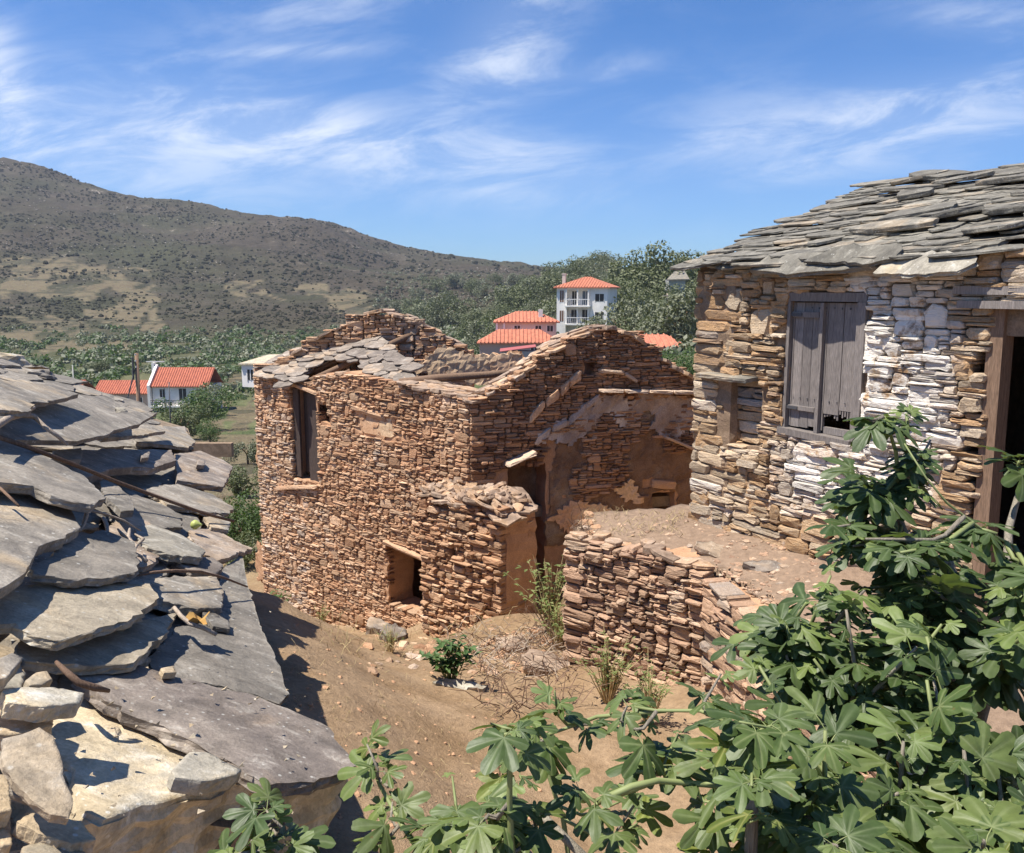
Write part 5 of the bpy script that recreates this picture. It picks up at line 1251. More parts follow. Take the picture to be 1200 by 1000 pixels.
# ---------------------------------------------------------------- houses far off
X3, Y3, Z3 = np.array([1., 0, 0]), np.array([0, 1., 0]), np.array([0, 0, 1.])
def rotz(g): c, s_ = math.cos(g), math.sin(g); return np.array([c, s_, 0]), np.array([-s_, c, 0])
class House:
    def __init__(s, name, label, u0, u1, vb, Y, depth, cat='house', yaw=0.0):
        a, b = at_Y(u0, vb, Y), at_Y(u1, vb, Y); s.w = (b[0] - a[0]); s.d = depth; s.k = Y / 1000.
        s.t = thing(name, label, cat, (a[0], Y, a[2])); s.t.rotation_euler[2] = yaw
    def b(s, name, mat, x0, x1, y0, y1, z0, z1, par=None):
        m_ = MB(); m_.box(((x0 + x1) / 2, (y0 + y1) / 2, (z0 + z1) / 2), X3, Y3, Z3, (x1 - x0) / 2, (y1 - y0) / 2, (z1 - z0) / 2); return m_.build(name, mat, par or s.t) if True else None
    def mesh(s, name, mat, V, Fc, par=None):
        return obj(name, make_mesh(name, V, Fc, mat, (.5, 0, .5)), par or s.t)
    def window(s, x, z, w_, h, mat=None, face=0, shutters=None):
        f = s.b('window', mat or M_dark, x, x + w_, face - .02, face + .06, z, z + h)
        s.b('frame', M_white if not shutters else shutters, x - .08, x, face - .05, face + .02, z - .05, z + h + .08, f); s.b('frame', M_white if not shutters else shutters, x + w_, x + w_ + .08, face - .05, face + .02, z - .05, z + h + .08, f)
        s.b('pane_bar', M_white, x + w_ / 2 - .03, x + w_ / 2 + .03, face - .04, face - .021, z, z + h, f); return f
    def hip(s, x0, x1, y0, y1, z, h, mat, o=.4, ridge=.3):
        x0 -= o; x1 += o; y0 -= o; y1 += o; w_ = x1 - x0; r_ = w_ * ridge / 2; ym = (y0 + y1) / 2; xm = (x0 + x1) / 2
        V = [(x0, y0, z), (x1, y0, z), (x1, y1, z), (x0, y1, z), (xm - r_, ym, z + h), (xm + r_, ym, z + h)] + [(x0, y0, z - .15), (x1, y0, z - .15), (x1, y1, z - .15), (x0, y1, z - .15)]
        r = s.mesh('roof', mat, V, [(0, 1, 5, 4), (1, 2, 5), (2, 3, 4, 5), (3, 0, 4), (6, 7, 1, 0), (7, 8, 2, 1), (8, 9, 3, 2), (9, 6, 0, 3), (9, 8, 7, 6)])
        # raised tile ridges and rows
        m_ = MB(); n = int(w_ / .42)
        for i in range(1, n):
            x = x0 + w_ * i / n; f = min(1, (x - x0) / max(xm - r_ - x0, .01), (x1 - x) / max(x1 - xm - r_, .01)); m_.tube([(x, y0 - .02, z + .04), (x, y0 + (ym - y0) * f, z + .04 + h * f)], .07, 4)
        m_.build('tile_rows', mat, r, kind='stuff'); return r
# white villa
h = House('white_villa', 'tall white three-storey villa with orange hipped roof and balconies on the slope', 652, 716, 400, 130, 8, yaw=-.3)
W_ = h.w * .93; H_ = 8.1
h.b('wall', M_white, 0, 1.4, 0, 8, -1.5, H_); h.b('wall', M_white, 5.0, W_, 0, 8, -1.5, H_); h.b('wall', M_white, 1.4, 5.0, 1.6, 8, -1.5, H_ - .01); h.b('wall', M_white, 1.4, 5.0, .005, 1.6, -1.5, .6)
h.b('lintel_band', M_white, 1.4, 5.0, .01, 1.6, H_ - .4, H_ - .02)
for z in (2.6, 5.3):
    fl = h.b('balcony', M_white, 1.41, 5.3, -.9, 1.6, z - .12, z + .1)
    for i in range(14): h.b('baluster', M_white, 1.5 + i * .28, 1.54 + i * .28, -.86, -.82, z + .1, z + .95, fl)
    h.b('rail', M_white, 1.41, 5.3, -.88, -.8, z + .95, z + 1.05, fl)
for x in (1.42, 3.15, 4.8): h.b('column', M_white, x, x + .2, -.3, -.1, 2.7, H_ - .3)
h.window(.5, 5.9, .6, 1.7, M_brownsh); h.window(5.9, 6.0, 1.3, 1.1); h.window(2.0, 5.5, .8, 2.0, face=1.6); h.window(3.6, 5.5, 1.0, 2.0, M_bluedoor, 1.6); h.window(1.9, 2.8, .9, 1.9, face=1.6); h.window(3.6, 2.8, .9, 1.9, face=1.6); h.window(.5, 3.0, .6, 1.6, M_brownsh); h.window(5.9, 3.2, 1.2, 1.2)
rf = h.hip(0, W_, 0, 8, H_, 1.55, M_tile2, .45, .12)
ch = h.b('chimney', M_cream, .45, .95, 1.5, 2.0, H_, H_ + 1.9, rf); h.b('chimney_cap', M_cream, .38, 1.02, 1.45, 2.05, H_ + 1.9, H_ + 2.05, rf)
# low tiled house in front
h = House('tiled_house', 'low cream house with two stepped orange tiled roofs left of the villa', 582, 652, 392, 102, 6)
h.b('wall', M_cream, 0, h.w, 0, 6, -1.2, 1.45); h.b('pillar', M_white, -.1, .15, -.3, 0, -.5, 1.4); h.b('pillar', M_white, .8, 1.0, -.3, 0, -.5, 1.4)
for x in (2.1, 4.6, 6.0): h.window(x, .35, .7, .65)
r_ = h.hip(0, h.w, 0, 6, 1.5, 1.15, M_tile2, .4, .3); h.b('chimney', M_white, h.w - 2.1, h.w - 1.6, 1, 1.5, 1.6, 2.9, r_)
h = House('tiled_house', 'long lower orange tiled roof of the house below the cream walled one', 562, 655, 415, 97, 5)
h.b('wall', M_pink, 0, h.w, 0, 5, -1.2, 1.25); h.hip(0, h.w, 0, 4, 1.3, 1.4, M_tile2, .3, .5); h.window(5.8, .1, .8, .7)
h = House('shed', 'narrow red sheet roofed shed below the stepped tiled houses', 588, 628, 420, 88, 2)
h.b('wall', M_grey, 0, h.w, 0, 2, -1.2, .7); h.mesh('roof', plain('red_sheet', (.36, .10, .09), .6, .4, .1), [(-.2, -.2, .72), (h.w, -.2, 1.2), (h.w, 2.2, 1.3), (-.2, 2.2, .85), (-.2, -.2, .66), (h.w, -.2, 1.12), (h.w, 2.2, 1.22), (-.2, 2.2, .78)], [(0, 1, 2, 3), (4, 7, 6, 5), (0, 4, 5, 1), (1, 5, 6, 2), (2, 6, 7, 3), (3, 7, 4, 0)])
h = House('tiled_house', 'orange tiled roof peeping over the shoulder of the ruined gable', 740, 800, 425, 62, 5)
h.b('wall', M_cream, 0, h.w, 0, 5, -1, 1.1); h.hip(0, h.w, 0, 5, 1.15, .75, M_tile2, .3, .5)
h = House('grey_hut', 'small old stone hut with pale slab roof high among the slope trees', 784, 803, 338, 150, 4)
h.b('wall', M_grey, 0, h.w, 0, 4, -1.5, 1.5); h.mesh('roof', M_slate_r, [(-.5, -.4, 1.5), (h.w + .6, -.4, 1.6), (h.w + .6, 4, 3.1), (1.6, 4, 3.0), (-.5, -.4, 1.3), (h.w + .6, -.4, 1.4), (h.w + .6, 4, 2.9), (1.6, 4, 2.8)], [(0, 1, 2, 3), (4, 7, 6, 5), (0, 4, 5, 1), (1, 5, 6, 2), (2, 6, 7, 3), (3, 7, 4, 0)])
# valley house
h = House('white_valley_house', 'two-storey white house with red tiled gable roof and balcony in the valley', 181, 246, 494, 128, 6)
w_ = h.w
def gable(h, x0, x1, d, z, hh, mat, ov=.15):
    V = [(x0 - ov, -.35, z - .1), (x1 + ov, -.35, z - .1), (x1 + ov, d / 2, z + hh), (x0 - ov, d / 2, z + hh), (x1 + ov, d + .3, z - .1), (x0 - ov, d + .3, z - .1)]; V += [(a, b, c - .14) for a, b, c in V]
    r = h.mesh('roof', mat, V, [(0, 1, 2, 3), (3, 2, 4, 5), (7, 6, 9, 8), (9, 11, 10, 8), (0, 6, 7, 1), (5, 4, 10, 11), (0, 3, 9, 6), (3, 5, 11, 9), (1, 7, 8, 2), (2, 8, 10, 4)])
    m_ = MB(); n = int((x1 - x0) / .36)
    for i in range(n + 1):
        x = x0 + (x1 - x0) * i / n; m_.tube([(x, -.37, z - .07), (x, d / 2, z + hh + .03)], .075, 4)
    m_.build('tile_rows', mat, r, kind='stuff')
    h.mesh('gable_wall', M_white, [(x0, 0, z - .2), (x0, d, z - .2), (x0, d / 2, z + hh - .15), (x0 + .15, 0, z - .2), (x0 + .15, d, z - .2), (x0 + .15, d / 2, z + hh - .15)], [(0, 2, 1), (3, 4, 5), (0, 3, 5, 2), (1, 2, 5, 4)])
    return r
z2 = 5.35
h.b('wall', M_white, 0, w_, 0, 6, -1.5, z2); rf = gable(h, 0, w_, 6, z2 + .1, 2.5, M_tile)
h.mesh('parapet', M_white, [(-.55, -.6, -1.5), (-.15, -.6, -1.5), (-.15, -.6, z2 + .2), (-.55, -.6, z2 + .2), (-.55, 3, z2 + 3.1), (-.15, 3, z2 + 3.1), (-.55, 6.4, z2 + .2), (-.15, 6.4, z2 + .2), (-.55, 6.4, -1.5), (-.15, 6.4, -1.5)], [(0, 1, 2, 3), (3, 2, 5, 4), (4, 5, 7, 6), (6, 7, 9, 8), (0, 3, 4, 6, 8), (1, 9, 7, 5, 2)])
h.b('chimney', M_white, -1.0, -.6, 2.6, 3.4, z2 - 1, z2 + 3.3); h.b('antenna_bar', M_white, -1.9, .9, 2.9, 3.0, z2 + 3.4, z2 + 3.55); h.b('parapet', M_white, w_ + .16, w_ + .4, -.4, 3, z2 - .2, z2 + .1)
for x, zz, a, b_ in [(1.1, 3.7, .8, 1.2), (4.0, 3.2, 1.1, 1.8), (6.6, 3.7, .8, 1.1)]: h.window(x, zz, a, b_)
fl = h.b('balcony', M_white, .1, 4.6, -1.3, 0, 2.3, 2.5)
for i in range(16): h.b('baluster', M_iron, .15 + i * .29, .19 + i * .29, -1.27, -1.23, 2.5, 3.3, fl)
h.b('rail', M_iron, .1, 4.6, -1.29, -1.21, 3.3, 3.38, fl); h.b('table', M_bluedoor, 1.3, 3.2, -1.0, -.4, 3.0, 3.15, fl); h.window(1.8, .6, 1.8, 1.2); h.b('downpipe', M_iron, 2.35, 2.42, -1.4, -1.33, -1, 5.2)
h = House('annex_house', 'long low pinkish house with red tiled roof left of the white valley house', 112, 176, 484, 133, 5)
h.b('wall', M_pink, 0, h.w, 0, 5, -1.5, 3.1); gable(h, 0, h.w, 5, 3.2, 1.7, M_tile); h.window(4.4, 1.2, .9, 1.2); h.window(6.6, 1.2, .9, 1.2)
h = House('small_red_roof', 'small red tiled roof half hidden left of the utility poles', 74, 92, 470, 105, 4)
h.b('wall', M_cream, 0, h.w, 0, 4, -1.5, 1.1); gable(h, 0, h.w, 4, 1.2, 1.2, M_tile)
h = House('white_cottage', 'white cottage with pale slab roof showing beside the broken ruin eave', 284, 322, 450, 58, 4, yaw=-.4)
h.b('wall', M_white, 0, h.w, 0, 5, -.2, 1.4); h.mesh('roof', M_slate_p, [(-.1, -.2, 1.4), (h.w, -.2, 1.5), (h.w, 3, 1.9), (-.1, 3, 1.8), (-.1, -.2, 1.3), (h.w, -.2, 1.4), (h.w, 3, 1.8), (-.1, 3, 1.7)], [(0, 1, 2, 3), (4, 7, 6, 5), (0, 4, 5, 1), (1, 5, 6, 2), (2, 6, 7, 3), (3, 7, 4, 0)]); h.window(.5, .3, .5, .7)
# low stone wall at the valley track
p = on_terrain(248, 528, 19)
def pole(u, vt, vb, Y, r_, label, mat=M_woodb, arms=0):
    p = at_Y(u, vb, Y); z = min(float(farz(p[0], Y)), p[2]); t_ = at_Y(u, vt, Y); o = thing('utility_pole', label, 'pole', (p[0], Y, z))
    m_ = MB(p); m_.o = np.array([p[0], Y, z]); m_.tube([(p[0], Y, z), (t_[0], Y, t_[2])], [r_, r_ * .75], 9); m_.build('shaft', mat, o, True)
    for i in range(arms): m_ = MB((p[0], Y, z)); m_.box((t_[0], Y - .1, t_[2] - .25 - i * .5), X3, Y3, Z3, .5, .05, .05); m_.build('crossarm', mat, o)
    return o, t_, z
o, tt, z = pole(160, 414, 484, 42, .12, 'thick dark wooden utility pole with a stay wire before the valley houses', arms=0)
for dxp, vv_ in ((-6, 428), (-12, 480)):
    pass
m_ = MB(np.array(o.location)); m_.tube([tt - Z3 * .4, tt + np.array([-.55, -.4, -2.6])], .035, 5); m_.tube([tt + np.array([-.16, -.1, -.2]), tt + np.array([-.20, -.1, -1.3])], .05, 5); m_.build('stay', M_iron, o)
for k in range(3): m_ = MB(np.array(o.location)); m_.tube([tt + np.array([.0, -.15, -.1 - k * .3]), tt + np.array([.0, -.15, -.02 - k * .3])], [.05, .03], 6); m_.build('insulator', M_grey, o)
pole(198, 448, 492, 60, .05, 'thin dark lamp pole in front of the white valley house', M_iron)
pole(85, 428, 452, 60, .05, 'thin grey pole rising left of the long red annex roof', M_grey)
pole(782, 344, 398, 95, .09, 'slender pale utility pole among the slope trees', M_twig, 1)
# pale dry stone retaining wall in the middle distance
q0 = on_terrain(205, 532, 19); Yq = 40
a_ = at_Y(222, 520, 34); b_ = at_Y(272, 516, 34); t = thing('garden_wall', 'pale low garden wall beyond the far roof slabs', 'wall', (a_[0], 34, a_[2] - .5))
V = []
m_ = MB(np.array(t.location)); m_.box(((a_[0] + b_[0]) / 2, 34, a_[2] - .25), X3, Y3, Z3, (b_[0] - a_[0]) / 2, .15, .28); m_.build('wall_face', M_mortar2, t)

# ================================================================== FIG TREES
def fig_leaf(seed, lobes=5, ripple=.035):
    r = random.Random(seed); n = 60; angs = [0, .82, -.82, 1.75, -1.75] if lobes == 5 else [0, .95, -.95]
    L = [r.uniform(.92, 1.02), r.uniform(.8, .92), r.uniform(.8, .92), r.uniform(.5, .62), r.uniform(.5, .62)]
    W2 = [r.uniform(.165, .215) for _ in range(5)]; angs = [a + r.uniform(-.08, .08) for a in angs]
    def rad(g):
        best = .18
        for a, l, w_ in zip(angs, L, W2):
            c = l * .66; e = l - c; dx_, dy_ = math.cos(g - a), math.sin(g - a)
            A_ = dx_ ** 2 / e ** 2 + dy_ ** 2 / w_ ** 2; B_ = -2 * dx_ * c / e ** 2; C_ = c * c / e ** 2 - 1; D_ = B_ * B_ - 4 * A_ * C_
            if D_ > 0 and dx_ > 0: best = max(best, (-B_ + math.sqrt(D_)) / (2 * A_))
            if dx_ > 0: best = max(best, min(.5 * l, w_ * .55 / max(abs(dy_), .01)) if abs(dy_) * 1.0 < .9 else 0)
        return best
    gs = [-2.75 + 5.5 * i / (n - 1) for i in range(n)]; cup = r.uniform(-.25, .2); V = [(0, 0, 0)]; T = [(r.random(), 1, 0)]; Fc = []
    tone = r.random() * .5
    for f in (.35, .7, 1.0):
        for i, g in enumerate(gs):
            q = rad(g) * f * (1 + (r.uniform(-.04, .04) if f == 1 else 0)); near_ = min(abs(g - a) for a in angs); vein = max(0, 1 - near_ * q / .05)
            z = -.22 * q * q + cup * q * abs(math.sin(g)) + ripple * math.sin(g * 9 + seed) * q - (0.05 * (1 - vein) * .3) + .03 * (min(near_, .4) / .4) * f * 1.2 - (.0 if f < 1 else r.uniform(0, .03))
            V.append((math.sin(g) * q, math.cos(g) * q, z)); T.append((tone, vein, 0))
    for i in range(n - 1): Fc.append((0, 1 + i + 1, 1 + i))
    for k in range(2):
        for i in range(n - 1): a = 1 + k * n + i; Fc.append((a, a + 1, a + n + 1, a + n))
    nb = len(Fc); b = len(V)
    pts_ = [(0, .02, 0), (0, -.2, -.02), (.02, -.42, -.10)]
    for i, p in enumerate(pts_):
        for k in range(4): g = k * 1.57; V.append((p[0] + math.cos(g) * .014, p[1], p[2] + math.sin(g) * .014 - .012)); T.append((.5, 0, 0))
    for i in range(2):
        for k in range(4): Fc.append((b + i * 4 + k, b + i * 4 + (k + 1) % 4, b + i * 4 + 4 + (k + 1) % 4, b + i * 4 + 4 + k))
    return V, Fc, T, nb
LEAVES = []; LEAVESY = []
for s_ in range(14):
    V, Fc, T, nb = fig_leaf(s_, 5 if s_ % 4 else 3); mi = [0] * nb + [1] * (len(Fc) - nb)
    LEAVES.append((make_mesh('fig_leaf', V, Fc, None, T, True, [M_fig, M_stem], mi), V, Fc, T))
    if s_ % 2: LEAVESY.append((make_mesh('young_leaf', V, Fc, None, T, True, [M_figy, M_stem], mi), V, Fc, T))
def leaf_matrix(node, out, size, nrm):
    """petiole foot at node, blade pointing along out"""
    y = unit(out); n = np.array(nrm, float); n = n - y * n.dot(y); n = unit(n); x = np.cross(y, n); base = np.array(node) + y * size * .42 + n * size * .10
    return np.array([[x[0] * size, y[0] * size, n[0] * size, base[0]], [x[1] * size, y[1] * size, n[1] * size, base[1]], [x[2] * size, y[2] * size, n[2] * size, base[2]], [0, 0, 0, 1]])
def fig(name, label, root, mains, shoots, size, budget=300, nleaf=(6, 10), young=.12, shoot_r=.007, spread=1.0, extra=(), clear=None):
    t = thing(name, label, 'fig tree', root); loc = np.array(t.location); nodes = []
    for P, r0, r1 in mains:
        P = [np.array(p, float) for p in P]; k = len(P); m_ = MB(loc); m_.tube(P, [r0 + (r1 - r0) * i / (k - 1) for i in range(k)], 8); m_.build('trunk' if r0 > .02 else 'branch', M_bark if r0 > .012 else M_stem, t, True)
        for a, b in zip(P[:-1], P[1:]):
            for f in np.linspace(0, 1, 5): nodes.append(a + (b - a) * f)
    nodes = np.array(nodes); lv = []
    for tip in shoots:
        tip = np.array(tip, float); cand = nodes[(nodes[:, 2] < tip[2] + .1)]; cand = cand if len(cand) else nodes
        d = np.linalg.norm(cand - tip, axis=1) + .6 * np.abs(cand[:, 2] - tip[2]) * 0; b = cand[int(np.argmin(d + rsn.rand(len(d)) * .15))]
        Ld = np.linalg.norm(tip - b); mid = (b + tip) / 2 + np.array([ru(-.06, .06), ru(-.06, .06), -.10 * Ld]); P = [b, b * .4 + mid * .6 + np.array([0, 0, -.02]), mid, mid * .45 + tip * .55 + np.array([0, 0, .0]), tip]
        m_ = MB(loc); m_.tube(P, [shoot_r * 1.5, shoot_r * 1.3, shoot_r * 1.1, shoot_r, shoot_r * .7], 6); m_.build('shoot', M_stem if rnd() < .5 else M_bark, t, True)
        n = R.randint(*nleaf); g0 = ru(0, 6.28); ax = unit(P[-1] - P[-2]); sh_y = rnd() < young * 2
        for i in range(n):
            f = 1 - (i / n) ** 1.1 * min(1, .38 / max(Ld, .05)) if Ld > .05 else 1; node = mid + (tip - mid) * ((f - .5) * 2 if f > .5 else 0) if f > .5 else mid
            g = g0 + i * 2.4; outw = np.array([math.cos(g), math.sin(g), 0]) * spread; out = unit(outw + ax * (.7 - .1 * i) + np.array([0, 0, ru(-.75, .2)])); s_ = size * ru(.45, 1.22) * (.55 if i == 0 and sh_y else 1)
            nrm = unit(np.array([0, 0, 1.]) + outw * ru(-.2, .9) + np.array([ru(-.6, .6), ru(-.75, .3), 0])); lv.append((leaf_matrix(node, out, s_, nrm), (i < 2 and sh_y)))
    for e in extra: lv.append(e)
    if clear is not None: lv = [l for l in lv if clear(l[0])]
    lv.sort(key=lambda l: (l[0][1, 3]))
    rest = {}
    for i, (M_, yg) in enumerate(lv):
        me, V, Fc, T = R.choice(LEAVESY if yg else LEAVES)
        if i < budget:
            o = obj('leaf', me, t); M2 = M_.copy(); M2[:3, 3] -= loc; o.matrix_basis = Matrix(M2.tolist())
        else: rest.setdefault(yg, []).append((M_, V, Fc, T))
    for yg, L in rest.items():
        Vs = []; Fs = []; Ts = []; b = 0
        for M_, V, Fc, T in L:
            Vw = np.array(V) @ M_[:3, :3].T + M_[:3, 3] - loc; Vs.append(Vw); Fs += [tuple(q + b for q in f) for f in Fc]; Ts += [(ru(0, 1), q[1], 0) for q in T[:1]] * 0 + T; b += len(V)
        m_ = make_mesh('leaves', np.concatenate(Vs), Fs, M_figy if yg else M_fig, Ts, True); obj('leaves', m_, t, kind='stuff')
    return t
def sample_tips(poly, n, yr, zmin=-3.4):
    P = []; us = [p[0] for p in poly]; vs = [p[1] for p in poly]; g = 0
    while len(P) < n and g < 20000:
        g += 1; u, v = ru(min(us), max(us)), ru(min(vs), max(vs))
        if not inpoly(np.array([u]), np.array([v]), poly)[0]: continue
        Y = ru(*yr(u, v)); p = at_Y(u, v, Y)
        if p[2] < float(gz(p[0], p[1])) + .12: continue
        P.append(p)
    return P
PB2 = [(880, 740), (950, 690), (1010, 650), (1090, 640), (1090, 800), (900, 820)]
PB = [(955, 600), (965, 560), (1000, 545), (1030, 480), (1075, 470), (1105, 500), (1100, 590), (1150, 610), (1210, 620), (1260, 640), (1260, 1060), (860, 1060), (840, 960), (845, 880), (850, 790), (850, 740), (900, 715), (945, 690)]
def yrB(u, v):
    f = (v - 480) / 520; return (3.5 - 1.7 * f, 4.3 - 1.6 * f)
root = at_Y(1100, 860, 3.5); root[2] = float(gz(root[0], root[1])) - .05
def M3(L): return [at_Y(u, v, Y) for u, v, Y in L]
mainsB = [([root] + M3([(1105, 800, 3.5), (1095, 740, 3.5), (1075, 680, 3.5), (1060, 625, 3.55), (1046, 585, 3.6)]), .035, .012),
          ([*M3([(1046, 585, 3.6), (1052, 560, 3.55), (1050, 530, 3.5), (1042, 505, 3.5), (1036, 488, 3.5)])], .011, .006),
          ([root] + M3([(1130, 820, 3.3), (1140, 740, 3.3), (1120, 680, 3.4), (1105, 630, 3.5)]), .03, .010),
          ([root] + M3([(1160, 800, 3.1), (1180, 700, 3.2), (1182, 620, 3.5), (1196, 570, 3.6), (1215, 540, 3.6)]), .028, .008),
          ([root] + M3([(1050, 880, 3.1), (990, 850, 3.0), (930, 800, 3.2), (900, 760, 3.3)]), .028, .009),
          ([root] + M3([(1060, 950, 2.7), (1000, 960, 2.4), (930, 960, 2.2)]), .026, .010), ([root] + M3([(1150, 950, 2.6), (1180, 1000, 2.2)]), .026, .012),
          (M3([(1188, 640, 3.2), (1150, 620, 3.2), (1110, 590, 3.2), (1085, 560, 3.2), (1060, 520, 3.3)]), .006, .003)]
tips = sample_tips(PB, 102, yrB) + sample_tips(PB2, 36, lambda u, v: (3.0, 3.9))
tips += M3([(1030, 492, 3.5), (1062, 485, 3.6), (1010, 560, 3.5), (985, 590, 3.6), (1080, 575, 3.4), (1150, 620, 3.2), (1185, 690, 3.0), (905, 740, 3.4), (870, 750, 3.5), (945, 745, 3.2), (1195, 540, 3.6), (1040, 640, 3.3), (1000, 640, 3.4)])
def keep(M_):
    c = M_[:3, 3] + M_[:3, 1] * .4; u, v = proj(c); return v > 452 and not (u < 955 and v < 690) and not (1090 < u < 1165 and v < 560)
fig('fig_tree', 'large dense fig tree with broad lobed leaves in front of the stone hut door', root, mainsB, tips, .122, 300, (8, 12), .22, clear=keep)
# sapling group in the bottom middle
PC = [(400, 1050), (440, 960), (560, 930), (560, 880), (640, 880), (720, 870), (790, 860), (870, 840), (885, 900), (870, 1060)]
root2 = at_Y(700, 1100, 2.6); root2[2] = min(root2[2], float(gz(root2[0], root2[1]))) ; root2[2] = float(gz(root2[0], root2[1])) - .03
mainsC = [([root2] + M3([(880, 1060, 2.1), (880, 1000, 2.05), (882, 930, 2.05), (884, 880, 2.1), (888, 858, 2.1)]), .022, .012),
          ([root2] + M3([(700, 1020, 2.2), (640, 960, 2.3), (615, 950, 2.4)]), .018, .009),
          (M3([(700, 940, 2.1), (740, 922, 2.1), (770, 915, 2.15), (810, 918, 2.2), (850, 922, 2.2)]), .010, .008), (M3([(700, 940, 2.1), (770, 915, 2.15), (762, 905, 2.2), (745, 905, 2.2)]), .009, .006),
          ([root2] + M3([(620, 1060, 2.0), (600, 1000, 2.0), (597, 940, 2.0), (598, 880, 2.0), (600, 860, 2.0)]), .012, .005),
          ([root2] + M3([(560, 1080, 2.1), (500, 1010, 2.2), (470, 965, 2.3), (445, 920, 2.4), (432, 885, 2.45)]), .012, .005),
          (M3([(887, 878, 2.1), (850, 845, 2.15), (820, 833, 2.2), (770, 833, 2.25), (740, 828, 2.3)]), .007, .004), (M3([(780, 833, 2.25), (700, 840, 2.35), (660, 855, 2.4), (640, 862, 2.4)]), .007, .004),
          ([root2] + M3([(660, 960, 2.6), (640, 900, 2.7), (620, 870, 2.7)]), .010, .005)]
tips = sample_tips(PC, 32, lambda u, v: (1.9, 2.8))
tips += M3([(430, 872, 2.45), (450, 905, 2.4), (460, 940, 2.35), (600, 855, 2.0), (620, 845, 2.1), (650, 810, 2.3), (735, 828, 2.3), (755, 850, 2.3), (530, 910, 2.2), (845, 790, 2.3), (865, 880, 2.1), (905, 850, 2.1), (690, 850, 2.4), (640, 870, 2.5), (590, 950, 2.1), (560, 940, 2.2), (505, 975, 2.2)])
def keepC(M_):
    c = M_[:3, 3] + M_[:3, 1] * .4; u, v = proj(c); return (v > 800 or u > 820) and not (v < 860 and 500 < u < 580) and not (u < 405 and v < 985) and not (480 < u < 540 and v < 880) and v > 765
fig('fig_tree', 'young fig saplings with pale stems sprouting over the sandy lane at the bottom', root2, mainsC, tips, .1, 240, (4, 6), .35, shoot_r=.004, clear=keepC)
root3 = at_Y(330, 1120, 2.0); root3[2] = -3.3
mainsD = [([root3] + M3([(320, 1060, 2.0), (318, 1000, 2.0), (316, 970, 2.0)]), .01, .005), ([root3] + M3([(300, 1040, 1.9), (290, 1000, 1.9)]), .008, .004)]
fig('fig_shoot', 'small fig shoot with upright leaves beside the shaded slab corner', root3, mainsD, M3([(312, 950, 2.0), (318, 965, 2.0), (295, 985, 1.9), (335, 990, 2.0), (280, 1000, 1.9), (355, 1005, 2.0)]), .085, 60, (4, 6), .3, shoot_r=.004)

# ================================================================== WEEDS, BRUSH, LOOSE STONES
def weed(name, label, u, v, h, n, mat, Y=None, cat='weed', lw=.3, seed=0, spread=.6, lean=0):
    if Y: p = at_Y(u, v, Y); p[2] = float(gz(p[0], p[1]))
    else:
        d = ray(u, v); p = None
        for y in np.arange(1.5, 19, .05):
            q = d * (y / d[1])
            if q[2] <= float(gz(q[0], q[1])): p = q; break
        if p is None: return
    t = thing(name, label, cat, p); V = []; Fc = []; T = []; st = MB(np.array(t.location)); rnds = np.random.RandomState(seed)
    for i in range(n):
        g = rnds.uniform(0, 6.28); r_ = rnds.uniform(0, spread) * h; tip = p + np.array([math.cos(g) * r_ + lean * h, math.sin(g) * r_, h * rnds.uniform(.45, 1.0)]); mid = (p + tip) / 2 + np.array([0, 0, h * .12])
        st.tube([p + np.array([math.cos(g), math.sin(g), 0]) * .02, mid, tip], [.004 + h * .004, .003, .0015], 4)
        for k in range(9):
            f = rnds.uniform(.25, 1.0); c = mid + (tip - mid) * (2 * f - 1) if f > .5 else p + (mid - p) * 2 * f; a = rnds.randn(3); a[2] = abs(a[2]) * .4; a = unit(a); b = unit(np.cross(a, [0, 0, 1.])); L = h * lw * rnds.uniform(.4, 1)
            k0 = len(V); V += [c - np.array(t.location), c + a * L * .5 + b * L * .22 - np.array(t.location), c + a * L - np.array([0, 0, L * .2]) - np.array(t.location), c + a * L * .5 - b * L * .22 - np.array(t.location)]; Fc.append((k0, k0 + 1, k0 + 2, k0 + 3)); T += [(rnds.rand(), 0, .5)] * 4
    st.build('stems', M_straw if mat is M_weed else M_stem, t); obj('leaves', make_mesh('leaves', V, Fc, mat, T), t); return t
weed('green_weed', 'leafy green weed growing among dead twigs before the wall stub', 528, 800, .42, 26, M_bush, lw=.32, seed=1)
weed('yellow_weed', 'tall yellowish weed in the dark gap between stub and terrace wall', 645, 740, .8, 40, M_weed, lw=.12, seed=2)
weed('yellow_weed', 'dry yellow weed low in the gap beside the terrace wall corner', 655, 760, .55, 30, M_weed, lw=.12, seed=3)
weed('wispy_weed', 'wispy grey green weed in front of the terrace wall foot', 712, 825, .6, 44, M_weed, lw=.10, seed=4)
weed('wispy_weed', 'thin dry weed at the terrace wall foot beneath the fig leaves', 760, 850, .5, 34, M_weed, lw=.10, seed=5)
weed('green_weed', 'small bright green weed at the foot of the gable wall', 690, 618, .3, 26, M_bush, Y=9.2, lw=.25, seed=6)
weed('dark_weed', 'dark leafy weed clump in the shade at the ruin wall foot', 322, 735, .55, 34, M_bush, lw=.22, seed=7, Y=12.6)
weed('pale_weed', 'pale green weed tuft at the ruin wall foot', 378, 738, .35, 30, M_weed, lw=.12, seed=8, Y=12.6)
weed('feathery_weed', 'feathery yellow green herb beside the small fig shoot', 360, 1010, .18, 30, M_figy, Y=2.1, lw=.14, seed=9)
weed('pale_weed', 'low dusty weed below the cellar opening', 458, 765, .25, 30, M_weed, lw=.12, seed=12)
